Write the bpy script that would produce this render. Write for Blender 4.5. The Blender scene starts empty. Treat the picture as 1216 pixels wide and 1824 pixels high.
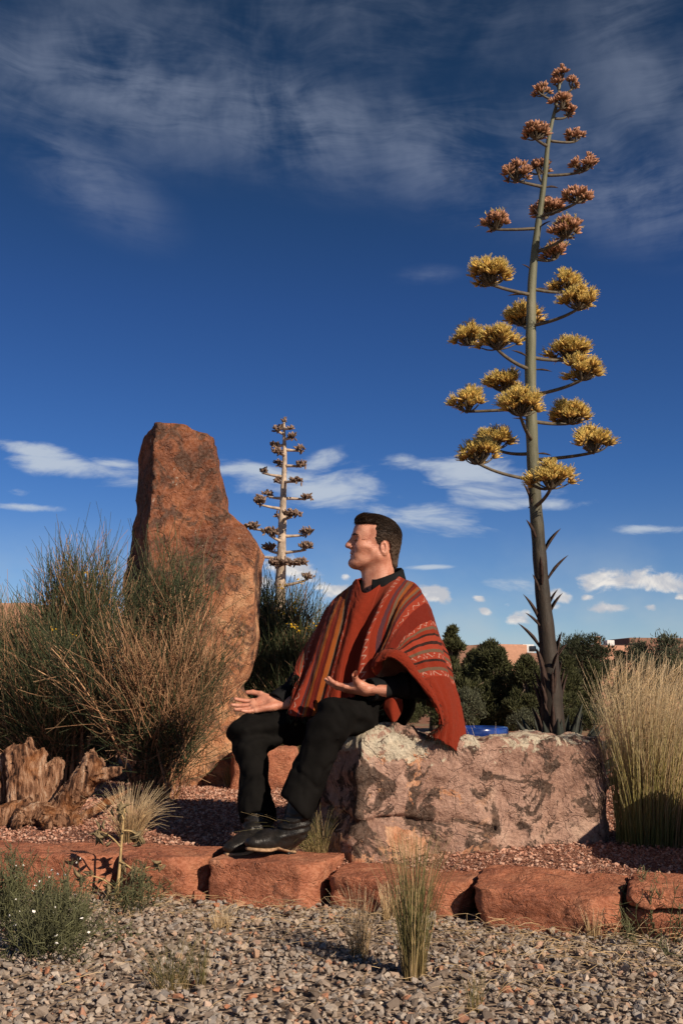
import bpy, bmesh, math, random
import numpy as np
from mathutils import Vector, Matrix
rng = np.random.default_rng(7); random.seed(7)
R = math.radians
SC = bpy.context.scene
COL = SC.collection

# ------------------------------------------------------------------ camera
HC, FPX = 0.78, 1773.0
PITCH = math.atan(308.0 / FPX)
cam = bpy.data.cameras.new('camera'); cam.sensor_fit = 'VERTICAL'; cam.sensor_height = 36.0
cam.lens = FPX / 1824 * 36.0; cam.clip_start = 0.05; cam.clip_end = 6000
camo = bpy.data.objects.new('camera', cam); COL.objects.link(camo)
camo.location = (0, 0, HC); camo.rotation_euler = (R(90) + PITCH, 0, 0); SC.camera = camo
CP, SP = math.cos(PITCH), math.sin(PITCH)
def at(px, py, Y):                        # the point of the place at distance Y seen at a photo position
    xv, yv = (px - 608) / FPX, (912 - py) / FPX
    t = Y / (CP - yv * SP)
    return np.array([xv * t, Y, HC + t * (SP + yv * CP)])
def azel(px, py):
    d = at(px, py, 1.0) - np.array([0, 0, HC]); d = d / np.linalg.norm(d)
    return math.atan2(d[0], d[1]), math.asin(d[2])

# ------------------------------------------------------------------ node helper
class G:
    def __init__(s, tree): s.t = tree; tree.nodes.clear()
    def n(s, typ, **kw):
        nd = s.t.nodes.new(typ)
        for k, v in kw.items(): setattr(nd, k, v)
        return nd
    def put(s, sock, v):
        if v is None: return
        if isinstance(v, bpy.types.NodeSocket): s.t.links.new(v, sock)
        else:
            if hasattr(sock.default_value, '__len__') and len(sock.default_value) == 4 and hasattr(v, '__len__') and len(v) == 3: v = (*v, 1)
            sock.default_value = v
    def m(s, op, a, b=None, c=None, clamp=False):
        nd = s.n('ShaderNodeMath', operation=op, use_clamp=clamp)
        for i, x in enumerate((a, b, c)): s.put(nd.inputs[i], x)
        return nd.outputs[0]
    def vm(s, op, a, b=None, out=0):
        nd = s.n('ShaderNodeVectorMath', operation=op); s.put(nd.inputs[0], a); s.put(nd.inputs[1], b)
        return nd.outputs[out]
    def mix(s, f, a, b, mode='MIX'):
        nd = s.n('ShaderNodeMix', data_type='RGBA', blend_type=mode)
        s.put(nd.inputs[0], f); s.put(nd.inputs[6], a); s.put(nd.inputs[7], b)
        return nd.outputs[2]
    def ramp(s, f, stops, interp='LINEAR'):
        nd = s.n('ShaderNodeValToRGB'); cr = nd.color_ramp; cr.interpolation = interp
        while len(cr.elements) < len(stops): cr.elements.new(0.5)
        for e, (p, c) in zip(cr.elements, stops):
            e.position = p; e.color = (c, c, c, 1) if not hasattr(c, '__len__') else (*c[:3], 1)
        s.put(nd.inputs[0], f); return nd.outputs[0]
    def noise(s, vec, scale, detail=4, rough=0.55, dist=0.0, out=0):
        nd = s.n('ShaderNodeTexNoise'); s.put(nd.inputs['Vector'], vec)
        nd.inputs['Scale'].default_value = scale; nd.inputs['Detail'].default_value = detail
        nd.inputs['Roughness'].default_value = rough; nd.inputs['Distortion'].default_value = dist
        return nd.outputs[out]
    def vor(s, vec, scale, feature='F1', out=0):
        nd = s.n('ShaderNodeTexVoronoi', feature=feature); s.put(nd.inputs['Vector'], vec)
        nd.inputs['Scale'].default_value = scale; return nd.outputs[out]
    def mr(s, v, a, b, c=0.0, d=1.0, typ='SMOOTHSTEP'):
        nd = s.n('ShaderNodeMapRange', interpolation_type=typ, clamp=True) if typ != 'LINEAR' else s.n('ShaderNodeMapRange', clamp=True)
        for i, x in enumerate((v, a, b, c, d)): s.put(nd.inputs[i], x)
        return nd.outputs[0]
    def sep(s, v):
        nd = s.n('ShaderNodeSeparateXYZ'); s.put(nd.inputs[0], v); return nd.outputs
    def comb(s, x, y, z):
        nd = s.n('ShaderNodeCombineXYZ'); s.put(nd.inputs[0], x); s.put(nd.inputs[1], y); s.put(nd.inputs[2], z); return nd.outputs[0]
    def obj(s): return s.n('ShaderNodeTexCoord').outputs['Object']
    def attr(s, name): return s.n('ShaderNodeAttribute', attribute_name=name).outputs['Fac']
    def bump(s, h, strength=0.5, dist=0.02, normal=None):
        nd = s.n('ShaderNodeBump'); s.put(nd.inputs['Height'], h); nd.inputs['Strength'].default_value = strength
        nd.inputs['Distance'].default_value = dist; s.put(nd.inputs['Normal'], normal); return nd.outputs[0]
    def out(s, col, rough=0.8, normal=None, spec=0.3, **kw):
        p = s.n('ShaderNodeBsdfPrincipled'); s.put(p.inputs['Base Color'], col); s.put(p.inputs['Roughness'], rough)
        s.put(p.inputs['Normal'], normal); p.inputs['Specular IOR Level'].default_value = spec
        for k, v in kw.items(): s.put(p.inputs[k], v)
        o = s.n('ShaderNodeOutputMaterial'); s.t.links.new(p.outputs[0], o.inputs[0]); return p
def new_mat(name):
    m = bpy.data.materials.new(name); m.use_nodes = True
    return m, G(m.node_tree)

# ------------------------------------------------------------------ sun, sky, exposure
SUN_EL = R(30); SUN_AZ = math.atan2(0.66, -0.75)            # azimuth from +Y towards +X: behind the camera, to the right
S = Vector((math.sin(SUN_AZ) * math.cos(SUN_EL), math.cos(SUN_AZ) * math.cos(SUN_EL), math.sin(SUN_EL)))
sl = bpy.data.lights.new('sun', 'SUN'); sl.energy = 5.0; sl.angle = R(0.53); sl.color = (1.0, 0.84, 0.66)
so = bpy.data.objects.new('sun', sl); COL.objects.link(so); so.rotation_euler = S.to_track_quat('Z', 'Y').to_euler()
SC.view_settings.view_transform = 'Standard'; SC.view_settings.look = 'None'
SC.cycles.max_bounces = 5; SC.cycles.diffuse_bounces = 3; SC.cycles.glossy_bounces = 2; SC.cycles.transmission_bounces = 2; SC.cycles.transparent_max_bounces = 4
SC.view_settings.exposure = 0.22; SC.view_settings.gamma = 1.0; SC.view_settings.use_curve_mapping = False

W = bpy.data.worlds.new('World'); SC.world = W; W.use_nodes = True
g = G(W.node_tree)
sky = g.n('ShaderNodeTexSky', sky_type='NISHITA'); sky.sun_disc = False; sky.sun_elevation = SUN_EL; sky.sun_rotation = SUN_AZ
sky.altitude = 2000; sky.air_density = 1.0; sky.dust_density = 0.35; sky.ozone_density = 2.5
dirv = g.n('ShaderNodeTexCoord').outputs['Generated']
dx, dy, dz = g.sep(g.vm('NORMALIZE', dirv))
az = g.m('ARCTAN2', dx, dy); el = g.m('ARCSINE', dz)
ae = g.comb(az, el, 0.0)
# polarised blue: deepen the clear sky
hs = g.n('ShaderNodeHueSaturation'); hs.inputs['Saturation'].default_value = 1.22; hs.inputs['Hue'].default_value = 0.512
g.put(hs.inputs['Color'], sky.outputs[0])
deep = g.mr(el, 0.0, 0.75, 0.0, 1.0, 'LINEAR')
mul = g.ramp(deep, [(0.0, (0.74, 0.74, 0.84)), (0.08, (0.70, 0.74, 0.80)), (0.28, (0.46, 0.63, 0.77)), (0.5, (0.44, 0.56, 0.66)), (0.72, (0.40, 0.49, 0.45)), (1.0, (0.36, 0.41, 0.33))])
clear = g.mix(1.0, hs.outputs[0], mul, 'MULTIPLY')
def patches(lst):
    acc = None
    for (px, py, w, h, rot, st) in lst:
        a, e = azel(px, py)
        mp = g.n('ShaderNodeMapping', vector_type='TEXTURE'); g.put(mp.inputs[0], ae)
        mp.inputs['Location'].default_value = (a, e, 0); mp.inputs['Rotation'].default_value = (0, 0, R(rot))
        mp.inputs['Scale'].default_value = (w * 1.45 / FPX, h * 1.45 / FPX, 1)
        v = g.mr(g.vm('LENGTH', mp.outputs[0], None, 1), 1.0, 0.0, 0.0, st)
        acc = v if acc is None else g.m('MAXIMUM', acc, v)
    return acc
# high thin cirrus: wind-drawn veils over the whole dome, with a broad band across the view
wv = g.vm('ADD', ae, g.vm('SCALE', g.vm('SUBTRACT', g.noise(ae, 3.0, 3, 0.5, 0, 1), (0.5, 0.5, 0.5)), None))
wv.node.inputs[1].links[0].from_node.inputs['Scale'].default_value = 0.10
mp = g.n('ShaderNodeMapping'); g.put(mp.inputs[0], wv); mp.inputs['Rotation'].default_value = (0, 0, R(40)); mp.inputs['Scale'].default_value = (6.0, 30.0, 1)
ci_f = g.noise(mp.outputs[0], 1.0, 7, 0.66, 0.5)
ci_b = g.noise(wv, 5.5, 5, 0.62, 0.3)
band = patches([(250, 150, 330, 120, -4, 1.0), (520, 215, 330, 100, -10, 1.0), (820, 270, 360, 110, -14, .95), (1130, 330, 300, 100, -18, .95),
                (60, 130, 260, 110, 5, .7), (150, 310, 170, 70, -25, .75), (760, 490, 60, 16, 0, .8), (1170, 150, 160, 260, 30, .7), (700, 40, 420, 120, 0, .45), (330, 30, 500, 110, 0, .45)])
gen = g.m('MULTIPLY', g.mr(g.noise(ae, 1.3, 3), 0.45, 0.8), g.mr(g.m('ABSOLUTE', az), 0.42, 0.75))
band = g.m('MAXIMUM', band, gen)
ci = g.m('MULTIPLY', band, g.mr(g.m('ADD', g.m('MULTIPLY', ci_f, 0.38), g.m('MULTIPLY', ci_b, 0.68)), 0.42, 0.70))
ci = g.m('MULTIPLY', ci, 0.44)
# streaky mid-level cloud banks
st_m = patches([(60, 800, 105, 16, -5, 1.0), (150, 838, 150, 24, -6, 1.05), (205, 826, 60, 12, -5, .9), (470, 850, 150, 36, -3, 1.05), (600, 872, 150, 55, -12, 1.0), (30, 876, 40, 9, 0, .85), (50, 903, 75, 9, 0, 1.0),
                (850, 850, 170, 46, -8, 1.0), (960, 898, 160, 16, -3, .8), (770, 925, 130, 34, -10, .75), (1140, 943, 80, 10, -2, .95), (765, 1010, 60, 6, 0, 1.0), (920, 1040, 70, 22, 0, .7), (720, 815, 40, 12, 0, .7), (560, 830, 70, 26, 20, .7)])
mp = g.n('ShaderNodeMapping'); g.put(mp.inputs[0], wv); mp.inputs['Scale'].default_value = (11.0, 42.0, 1); mp.inputs['Rotation'].default_value = (0, 0, R(8))
st_n = g.noise(mp.outputs[0], 1.0, 6, 0.6, 0.4)
gen2 = g.m('MULTIPLY', g.mr(g.m('ABSOLUTE', az), 0.40, 0.6), g.mr(g.m('ABSOLUTE', g.m('SUBTRACT', el, 0.2)), 0.12, 0.02, 0.0, 0.8))
st_c = g.mr(g.m('ADD', g.m('MAXIMUM', st_m, gen2), g.m('MULTIPLY', g.m('SUBTRACT', st_n, 0.5), 2.6)), 0.30, 1.15, 0.0, 0.80)
st_c = g.m('MULTIPLY', st_c, g.mr(g.m('MAXIMUM', st_m, gen2), 0.02, 0.30))
# small fair-weather cumulus above the horizon
cu_m = patches([(1072, 1036, 52, 25, 0, 1.1), (1170, 1036, 72, 26, -4, 1.1), (772, 1058, 38, 19, -6, 1.1), (520, 1016, 62, 30, -12, 1.05), (590, 1052, 48, 20, 0, 1.0), (615, 1027, 15, 12, 0, 1.0),
                (852, 1066, 15, 9, -6, 1.0), (866, 1090, 15, 9, -20, 1.0), (1000, 1062, 30, 17, -8, 1.0), (918, 1103, 36, 15, 5, .95), (930, 1092, 30, 12, 0, .9), (1080, 1082, 36, 11, -3, .9), (1045, 1064, 15, 8, 0, .9),
                (1160, 1080, 12, 8, 0, .9), (1210, 1064, 20, 8, 0, .9), (900, 1078, 30, 10, 0, .7), (460, 1040, 50, 20, 0, .9), (985, 1080, 20, 10, 0, .8)])
mp = g.n('ShaderNodeMapping'); g.put(mp.inputs[0], ae); mp.inputs['Scale'].default_value = (34.0, 50.0, 1)
cu_n = g.noise(mp.outputs[0], 1.0, 6, 0.60, 0.3)
gen3 = g.m('MULTIPLY', g.mr(g.m('ABSOLUTE', az), 0.38, 0.5), g.m('MULTIPLY', g.mr(g.m('ABSOLUTE', g.m('SUBTRACT', el, 0.09)), 0.07, 0.0), g.mr(g.noise(ae, 16, 2), 0.42, 0.6, 0.0, 1.0)))
cu_c = g.mr(g.m('ADD', g.m('MAXIMUM', cu_m, gen3), g.m('MULTIPLY', g.m('SUBTRACT', cu_n, 0.5), 2.5)), 0.36, 0.95, 0.0, 0.95)
cu_c = g.m('MULTIPLY', cu_c, g.mr(g.m('MAXIMUM', cu_m, gen3), 0.04, 0.28))
haze_line = g.m('MULTIPLY', g.mr(el, 0.18, 0.0, 0.0, 0.75), g.mr(g.noise(mp.outputs[0], 0.25, 4), 0.3, 0.75))
c1 = g.mix(ci, clear, (3.7, 4.2, 5.4, 1))
c1 = g.mix(haze_line, c1, (4.6, 5.4, 5.9, 1))
c2 = g.mix(st_c, c1, (5.6, 6.2, 6.9, 1))
cu_col = g.mix(g.mr(g.noise(g.vm('ADD', mp.outputs[0], (0.0, -0.16, 0.0)), 1.0, 4, 0.6, 0.3), 0.36, 0.60), (8.8, 8.3, 7.7, 1), (5.4, 5.5, 5.9, 1))
c3 = g.mix(cu_c, c2, cu_col)
bg = g.n('ShaderNodeBackground'); g.put(bg.inputs[0], c3); bg.inputs[1].default_value = 0.085
wo = g.n('ShaderNodeOutputWorld'); W.node_tree.links.new(bg.outputs[0], wo.inputs[0])

# ------------------------------------------------------------------ scene helpers
def wloc(o):
    v = np.zeros(3)
    while o is not None: v = v + np.array(o.location); o = o.parent
    return v
def tag(o, label=None, cat=None, group=None, kind=None):
    if label: o['label'] = label
    if cat: o['category'] = cat
    if group: o['group'] = group
    if kind: o['kind'] = kind
    return o
def thing(name, loc, label, cat, group=None):
    o = bpy.data.objects.new(name, None); o.empty_display_size = 0.05; COL.objects.link(o); o.location = tuple(loc)
    return tag(o, label, cat, group)
def mesh_data(name, V, F, smooth=True, attrs=None):
    V = np.asarray(V, np.float32); me = bpy.data.meshes.new(name)
    Fs = F if isinstance(F, (list, tuple)) else [F]
    Fs = [np.asarray(f, np.int32) for f in Fs if len(f)]
    me.vertices.add(len(V)); me.vertices.foreach_set('co', V.ravel())
    lt = np.concatenate([np.full(len(f), f.shape[1], np.int32) for f in Fs]); li = np.concatenate([f.ravel() for f in Fs])
    me.loops.add(len(li)); me.loops.foreach_set('vertex_index', li)
    me.polygons.add(len(lt)); me.polygons.foreach_set('loop_start', np.concatenate([[0], np.cumsum(lt)[:-1]]).astype(np.int32))
    me.polygons.foreach_set('use_smooth', np.full(len(lt), smooth, bool))
    for k, a in (attrs or {}).items():
        at_ = me.attributes.new(k, 'FLOAT', 'POINT'); at_.data.foreach_set('value', np.asarray(a, np.float32))
    me.update(calc_edges=True); me.validate(); return me
def mk(name, V, F, mat, parent=None, smooth=True, attrs=None, loc=None):
    """one mesh object from world coordinates"""
    base = wloc(parent) if parent is not None else np.zeros(3)
    off = np.zeros(3) if loc is None else np.asarray(loc, float) - base
    o = bpy.data.objects.new(name, mesh_data(name, np.asarray(V, float) - base - off, F, smooth, attrs))
    o.data.materials.append(mat); o.location = tuple(off); o.parent = parent; COL.objects.link(o)
    return o

# ---- numeric noise
_tab = np.random.default_rng(3).uniform(-1, 1, 64 ** 3).astype(np.float32)
def perlin(P):
    """smooth lattice noise, about -0.7 to 0.7"""
    P = np.asarray(P, np.float32); fl = np.floor(P); f = P - fl; i = fl.astype(np.int32); u = f * f * (3 - 2 * f)
    x0 = (i[:, 0] & 63) << 12; x1 = ((i[:, 0] + 1) & 63) << 12; y0 = (i[:, 1] & 63) << 6; y1 = ((i[:, 1] + 1) & 63) << 6; z0 = i[:, 2] & 63; z1 = (i[:, 2] + 1) & 63
    ux, uy, uz = u[:, 0], u[:, 1], u[:, 2]
    def lx(y, z): a = _tab[x0 | y | z]; return a + (_tab[x1 | y | z] - a) * ux
    a = lx(y0, z0); a = a + (lx(y1, z0) - a) * uy; b = lx(y0, z1); b = b + (lx(y1, z1) - b) * uy
    return (a + (b - a) * uz) * 0.85
NOISE = [True]
def field(gr, f, band=0.10):
    """distance field: noise only near the surface"""
    NOISE[0] = False; D = np.asarray(f(gr[0]), np.float32); NOISE[0] = True
    k = np.abs(D) < band; D[k] = f(gr[0][k]); return D
def fbm(P, sc, octv=4, gain=0.5, ridge=False, seed=0):
    if not NOISE[0]: return np.zeros(len(P), np.float32)
    P = np.asarray(P, np.float32) * np.asarray(sc, np.float32) + seed * 17.3; a = 1.0; t = 0
    for k in range(octv):
        v = perlin(P)
        t = t + a * ((1 - 2 * np.abs(v)) if ridge else v); P = P * 2.03 + 11.7; a *= gain
    return t
# ---- signed-distance modelling
def sdcap(P, a, b, ra, rb):
    a = np.asarray(a, np.float32); b = np.asarray(b, np.float32); ab = b - a
    t = np.clip(((P - a) @ ab) / float(ab @ ab + 1e-12), 0, 1)
    q = P - a - t[:, None] * ab
    return np.sqrt(np.einsum('ij,ij->i', q, q)) - (ra + (rb - ra) * t)
def sdell(P, c, r, M=None):
    p = P - np.asarray(c, np.float32)
    if M is not None: p = p @ np.asarray(M, np.float32)
    r = np.asarray(r, np.float32); q = p / r; k0 = np.sqrt((q * q).sum(1)) + 1e-9; q2 = p / (r * r); k1 = np.sqrt((q2 * q2).sum(1)) + 1e-9
    return k0 * (k0 - 1) / k1
def sdbox(P, h, r=0.0):
    q = np.abs(P) - (np.asarray(h, np.float32) - r)
    return np.sqrt((np.maximum(q, 0) ** 2).sum(1)) + np.minimum(q.max(1), 0) - r
def smin(a, b, k):
    h = np.clip(0.5 + 0.5 * (b - a) / k, 0, 1); return b + (a - b) * h - k * h * (1 - h)
def smax(a, b, k): return -smin(-a, -b, k)
def sdpoly(x, y, poly):
    poly = np.asarray(poly, np.float32); n = len(poly); d = np.full(x.shape, 1e9, np.float32); s = np.ones(x.shape, np.float32)
    for i in range(n):
        a = poly[i]; b = poly[i - 1]; ex, ey = b - a; wx = x - a[0]; wy = y - a[1]
        t = np.clip((wx * ex + wy * ey) / (ex * ex + ey * ey), 0, 1); bx = wx - ex * t; by = wy - ey * t
        d = np.minimum(d, bx * bx + by * by)
        c1 = y >= a[1]; c2 = y < b[1]; c3 = ex * wy > ey * wx
        s = np.where((c1 & c2 & c3) | (~c1 & ~c2 & ~c3), -s, s)
    return s * np.sqrt(d)
def grid(lo, hi, h):
    lo = np.asarray(lo, float); n = np.ceil((np.asarray(hi, float) - lo) / h).astype(int) + 1
    ax = [lo[i] + h * np.arange(n[i]) for i in range(3)]
    P = np.stack(np.meshgrid(*ax, indexing='ij'), -1).reshape(-1, 3).astype(np.float32)
    return P, n, lo, h
def surfnet(F, gr):
    P, n, lo, h = gr; F = F.reshape(n).astype(np.float32); ins = F < 0
    off = [(a, b, c) for a in (0, 1) for b in (0, 1) for c in (0, 1)]
    cs = [ins[a:n[0] - 1 + a, b:n[1] - 1 + b, c:n[2] - 1 + c] for a, b, c in off]
    cnt = sum(c.astype(np.int8) for c in cs); act = (cnt > 0) & (cnt < 8)
    I = np.argwhere(act); vals = np.stack([F[I[:, 0] + a, I[:, 1] + b, I[:, 2] + c] for a, b, c in off], 1)
    acc = np.zeros((len(I), 3)); k = np.zeros(len(I))
    for i in range(8):
        for j in range(i + 1, 8):
            d = np.array(off[j]) - np.array(off[i])
            if np.abs(d).sum() != 1: continue
            vi, vj = vals[:, i], vals[:, j]; msk = (vi < 0) != (vj < 0)
            t = np.where(msk, vi / np.where(msk, vi - vj, 1), 0)
            acc += np.where(msk[:, None], np.array(off[i]) + t[:, None] * d, 0); k += msk
    V = lo + h * (I + acc / k[:, None])
    idx = np.full(act.shape, -1, np.int64); idx[act] = np.arange(len(I)); Q = []
    for ax in range(3):
        a1, a2 = (ax + 1) % 3, (ax + 2) % 3
        sl0 = [slice(None)] * 3; sl1 = [slice(None)] * 3; sl0[ax] = slice(0, n[ax] - 1); sl1[ax] = slice(1, n[ax])
        e0 = ins[tuple(sl0)]; e1 = ins[tuple(sl1)]
        J = np.argwhere(e0 != e1); J = J[(J[:, a1] > 0) & (J[:, a1] < n[a1] - 1) & (J[:, a2] > 0) & (J[:, a2] < n[a2] - 1)]
        def cell(d1, d2):
            K = J.copy(); K[:, a1] += d1; K[:, a2] += d2; return idx[K[:, 0], K[:, 1], K[:, 2]]
        q = np.stack([cell(-1, -1), cell(0, -1), cell(0, 0), cell(-1, 0)], 1)
        fl = ~e0[J[:, 0], J[:, 1], J[:, 2]]; q[fl] = q[fl][:, ::-1]; Q.append(q)
    return V, np.concatenate(Q)
# ---- thin strands (twigs, grass, fringe): tapered three-sided tubes
def strands(P0, P1, P2, r0, r1, seg=4, sides=3, rnd=None):
    P0, P1, P2 = (np.asarray(p, float) for p in (P0, P1, P2)); n = len(P0); t = np.linspace(0, 1, seg + 1)[None, :, None]
    C = (1 - t) ** 2 * P0[:, None] + 2 * t * (1 - t) * P1[:, None] + t * t * P2[:, None]
    T = np.gradient(C, axis=1); T /= np.linalg.norm(T, axis=2, keepdims=True) + 1e-9
    ref = rng.normal(size=(n, 1, 3)); A = np.cross(T, ref); A /= np.linalg.norm(A, axis=2, keepdims=True) + 1e-9; B = np.cross(T, A)
    r = (np.broadcast_to(np.asarray(r0, float).reshape(-1, 1, 1), (n, 1, 1)) * (1 - t) + np.broadcast_to(np.asarray(r1, float).reshape(-1, 1, 1), (n, 1, 1)) * t)
    an = np.arange(sides) * 2 * math.pi / sides
    V = C[:, :, None] + r[:, :, None] * (np.cos(an)[None, None, :, None] * A[:, :, None] + np.sin(an)[None, None, :, None] * B[:, :, None])
    b = (np.arange(n) * (seg + 1) * sides)[:, None, None]; s_ = (np.arange(seg) * sides)[None, :, None]; k = np.arange(sides)[None, None, :]; k2 = (k + 1) % sides
    F = np.stack([b + s_ + k, b + s_ + k2, b + s_ + sides + k2, b + s_ + sides + k], -1).reshape(-1, 4)
    tt = np.broadcast_to(t[:, :, :], (n, seg + 1, sides)).reshape(-1)
    rr = np.repeat(rng.random(n) if rnd is None else rnd, (seg + 1) * sides)
    return V.reshape(-1, 3), F, {'t': tt, 'rnd': rr}
def join(parts):
    V, F, A, o = [], {}, {}, 0
    for v, f, a in parts:
        V.append(v)
        for ff in (f if isinstance(f, (list, tuple)) else [f]):
            F.setdefault(ff.shape[1], []).append(ff + o)
        for k in a: A.setdefault(k, []).append(a[k])
        o += len(v)
    return np.concatenate(V), [np.concatenate(x) for x in F.values()], {k: np.concatenate(x) for k, x in A.items()}
def tube(pts, rad, sides=10, caps=True):
    """one tapered tube through points (Catmull-Rom refined by the caller)"""
    C = np.asarray(pts, float); n = len(C); rad = np.broadcast_to(np.asarray(rad, float), (n,))
    T = np.gradient(C, axis=0); T /= np.linalg.norm(T, axis=1, keepdims=True) + 1e-9
    ref = np.array([0.31, 0.2, 0.93]) if abs(T[0][2]) < 0.8 else np.array([1.0, 0.1, 0.0])
    A = np.cross(T, ref); A /= np.linalg.norm(A, axis=1, keepdims=True); B = np.cross(T, A); an = np.arange(sides) * 2 * math.pi / sides
    V = C[:, None] + rad[:, None, None] * (np.cos(an)[None, :, None] * A[:, None] + np.sin(an)[None, :, None] * B[:, None])
    i = (np.arange(n - 1) * sides)[:, None]; k = np.arange(sides)[None]; k2 = (k + 1) % sides
    F = np.stack([i + k, i + k2, i + sides + k2, i + sides + k], -1).reshape(-1, 4); V = V.reshape(-1, 3); Fl = [F]
    if caps:
        V = np.concatenate([V, C[:1], C[-1:]]); e = n * sides; k = np.arange(sides); k2 = (k + 1) % sides; l = (n - 1) * sides
        Fl.append(np.concatenate([np.stack([k2, k, np.full(sides, e)], 1), np.stack([l + k, l + k2, np.full(sides, e + 1)], 1)]))
    return V, Fl
def curve(pts, n):
    """smooth interpolation through points (non-uniform Catmull-Rom), any dimension"""
    P = np.asarray(pts, float); d = np.linalg.norm(np.diff(P[:, :3], axis=0), axis=1); s_ = np.concatenate([[0], np.cumsum(d + 1e-6)])
    return herm(s_, P, np.linspace(0, s_[-1], n))
def herm(x, Y, xn):
    x = np.asarray(x, float); Y = np.asarray(Y, float); h = np.diff(x); sh = (-1,) + (1,) * (Y.ndim - 1)
    dl = np.diff(Y, axis=0) / h.reshape(sh); m_ = np.empty_like(Y); m_[0], m_[-1] = dl[0], dl[-1]
    if len(x) > 2:
        w = (h[1:] / (h[1:] + h[:-1])).reshape(sh); m_[1:-1] = w * dl[:-1] + (1 - w) * dl[1:]
    i = np.clip(np.searchsorted(x, xn) - 1, 0, len(x) - 2); t = ((xn - x[i]) / h[i]).reshape(sh); hh = h[i].reshape(sh)
    return (2 * t**3 - 3 * t**2 + 1) * Y[i] + (t**3 - 2 * t**2 + t) * hh * m_[i] + (-2 * t**3 + 3 * t**2) * Y[i + 1] + (t**3 - t**2) * hh * m_[i + 1]
def hull_stone(npts, seed, flat=0.7):
    r = np.random.default_rng(seed); bm = bmesh.new(); p = r.normal(size=(npts, 3)); p /= np.linalg.norm(p, axis=1)[:, None]; p *= r.uniform(0.75, 1.1, (npts, 1)) * np.array([1.0, 0.75, flat])
    for q in p: bm.verts.new(q)
    res = bmesh.ops.convex_hull(bm, input=bm.verts[:])
    bmesh.ops.delete(bm, geom=list({e for e in res['geom_interior'] + res['geom_unused'] if isinstance(e, bmesh.types.BMVert)}), context='VERTS')
    bm.verts.index_update(); V = np.array([v.co[:] for v in bm.verts]); F = np.array([[v.index for v in f.verts] for f in bm.faces]); bm.free()
    return V, F
def rot_rand(n, tilt=1.0):
    a = rng.uniform(0, 2 * math.pi, n); q = rng.normal(size=(n, 3)) * tilt * 0.35
    c, s_ = np.cos(a), np.sin(a); Z = np.zeros(n); O = np.ones(n)
    Rz = np.stack([np.stack([c, -s_, Z], -1), np.stack([s_, c, Z], -1), np.stack([Z, Z, O], -1)], 1)
    cx, sx = np.cos(q[:, 0]), np.sin(q[:, 0]); Rx = np.stack([np.stack([O, Z, Z], -1), np.stack([Z, cx, -sx], -1), np.stack([Z, sx, cx], -1)], 1)
    cy, sy = np.cos(q[:, 1]), np.sin(q[:, 1]); Ry = np.stack([np.stack([cy, Z, sy], -1), np.stack([Z, O, Z], -1), np.stack([-sy, Z, cy], -1)], 1)
    return Rz @ Rx @ Ry
def scatter_stones(pos, size, shapes, tilt=1.0):
    """many angular stones as one mesh with a random value each"""
    parts = []; n = len(pos); which = rng.integers(0, len(shapes), n); M = rot_rand(n, tilt); val = rng.random(n)
    for k, (v, f) in enumerate(shapes):
        id_ = np.where(which == k)[0]
        if not len(id_): continue
        V = np.einsum('nij,vj->nvi', M[id_], v) * size[id_][:, None, None] + pos[id_][:, None]
        F = (f[None] + (np.arange(len(id_)) * len(v))[:, None, None]).reshape(-1, f.shape[1])
        parts.append((V.reshape(-1, 3), F, {'rnd': np.repeat(val[id_], len(v))}))
    return join(parts)

# ------------------------------------------------------------------ materials
def rock_mat(name, stops, sc=2.2, bump=0.6, varnish=None, extra=None, fine=60, rough=0.9, stretch=(1, 1, 1)):
    m, g = new_mat(name); p = g.vm('MULTIPLY', g.obj(), stretch)
    a = g.noise(p, sc, 8, 0.62, 0.6); b = g.noise(p, sc * 5.3, 6, 0.6, 0.3)
    f = g.m('ADD', g.m('MULTIPLY', a, 0.72), g.m('MULTIPLY', b, 0.28))
    col = g.ramp(f, stops)
    if varnish:
        vn = g.noise(g.vm('ADD', p, (3.1, 7.7, 1.2)), varnish[1], 9, 0.66, 0.8)
        col = g.mix(g.mr(vn, varnish[2], varnish[2] + 0.10, 0, varnish[3]), col, varnish[0])
    if extra: col = extra(g, p, col)
    sp = g.noise(p, fine, 5, 0.65)
    col = g.mix(g.mr(sp, 0.3, 0.7, 0.0, 1.0), g.mix(0.28, col, (0.02, 0.012, 0.008, 1)), g.mix(0.10, col, (0.75, 0.6, 0.5, 1)))
    h = g.m('ADD', g.m('MULTIPLY', g.noise(p, sc * 4, 9, 0.68), 0.6), g.m('ADD', g.m('MULTIPLY', sp, 0.18), g.m('MULTIPLY', g.noise(p, fine * 3, 3, 0.6), 0.08)))
    cr = g.mr(g.vor(g.vm('ADD', p, g.vm('MULTIPLY', g.noise(p, 5, 4, 0.6, 0, 1), (0.3, 0.3, 0.3))), sc * 1.7, 'DISTANCE_TO_EDGE'), 0.0, 0.025)
    h = g.m('ADD', h, g.m('MULTIPLY', cr, 0.10))
    g.out(col, rough, g.bump(h, bump, 0.06), 0.2); return m
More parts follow.
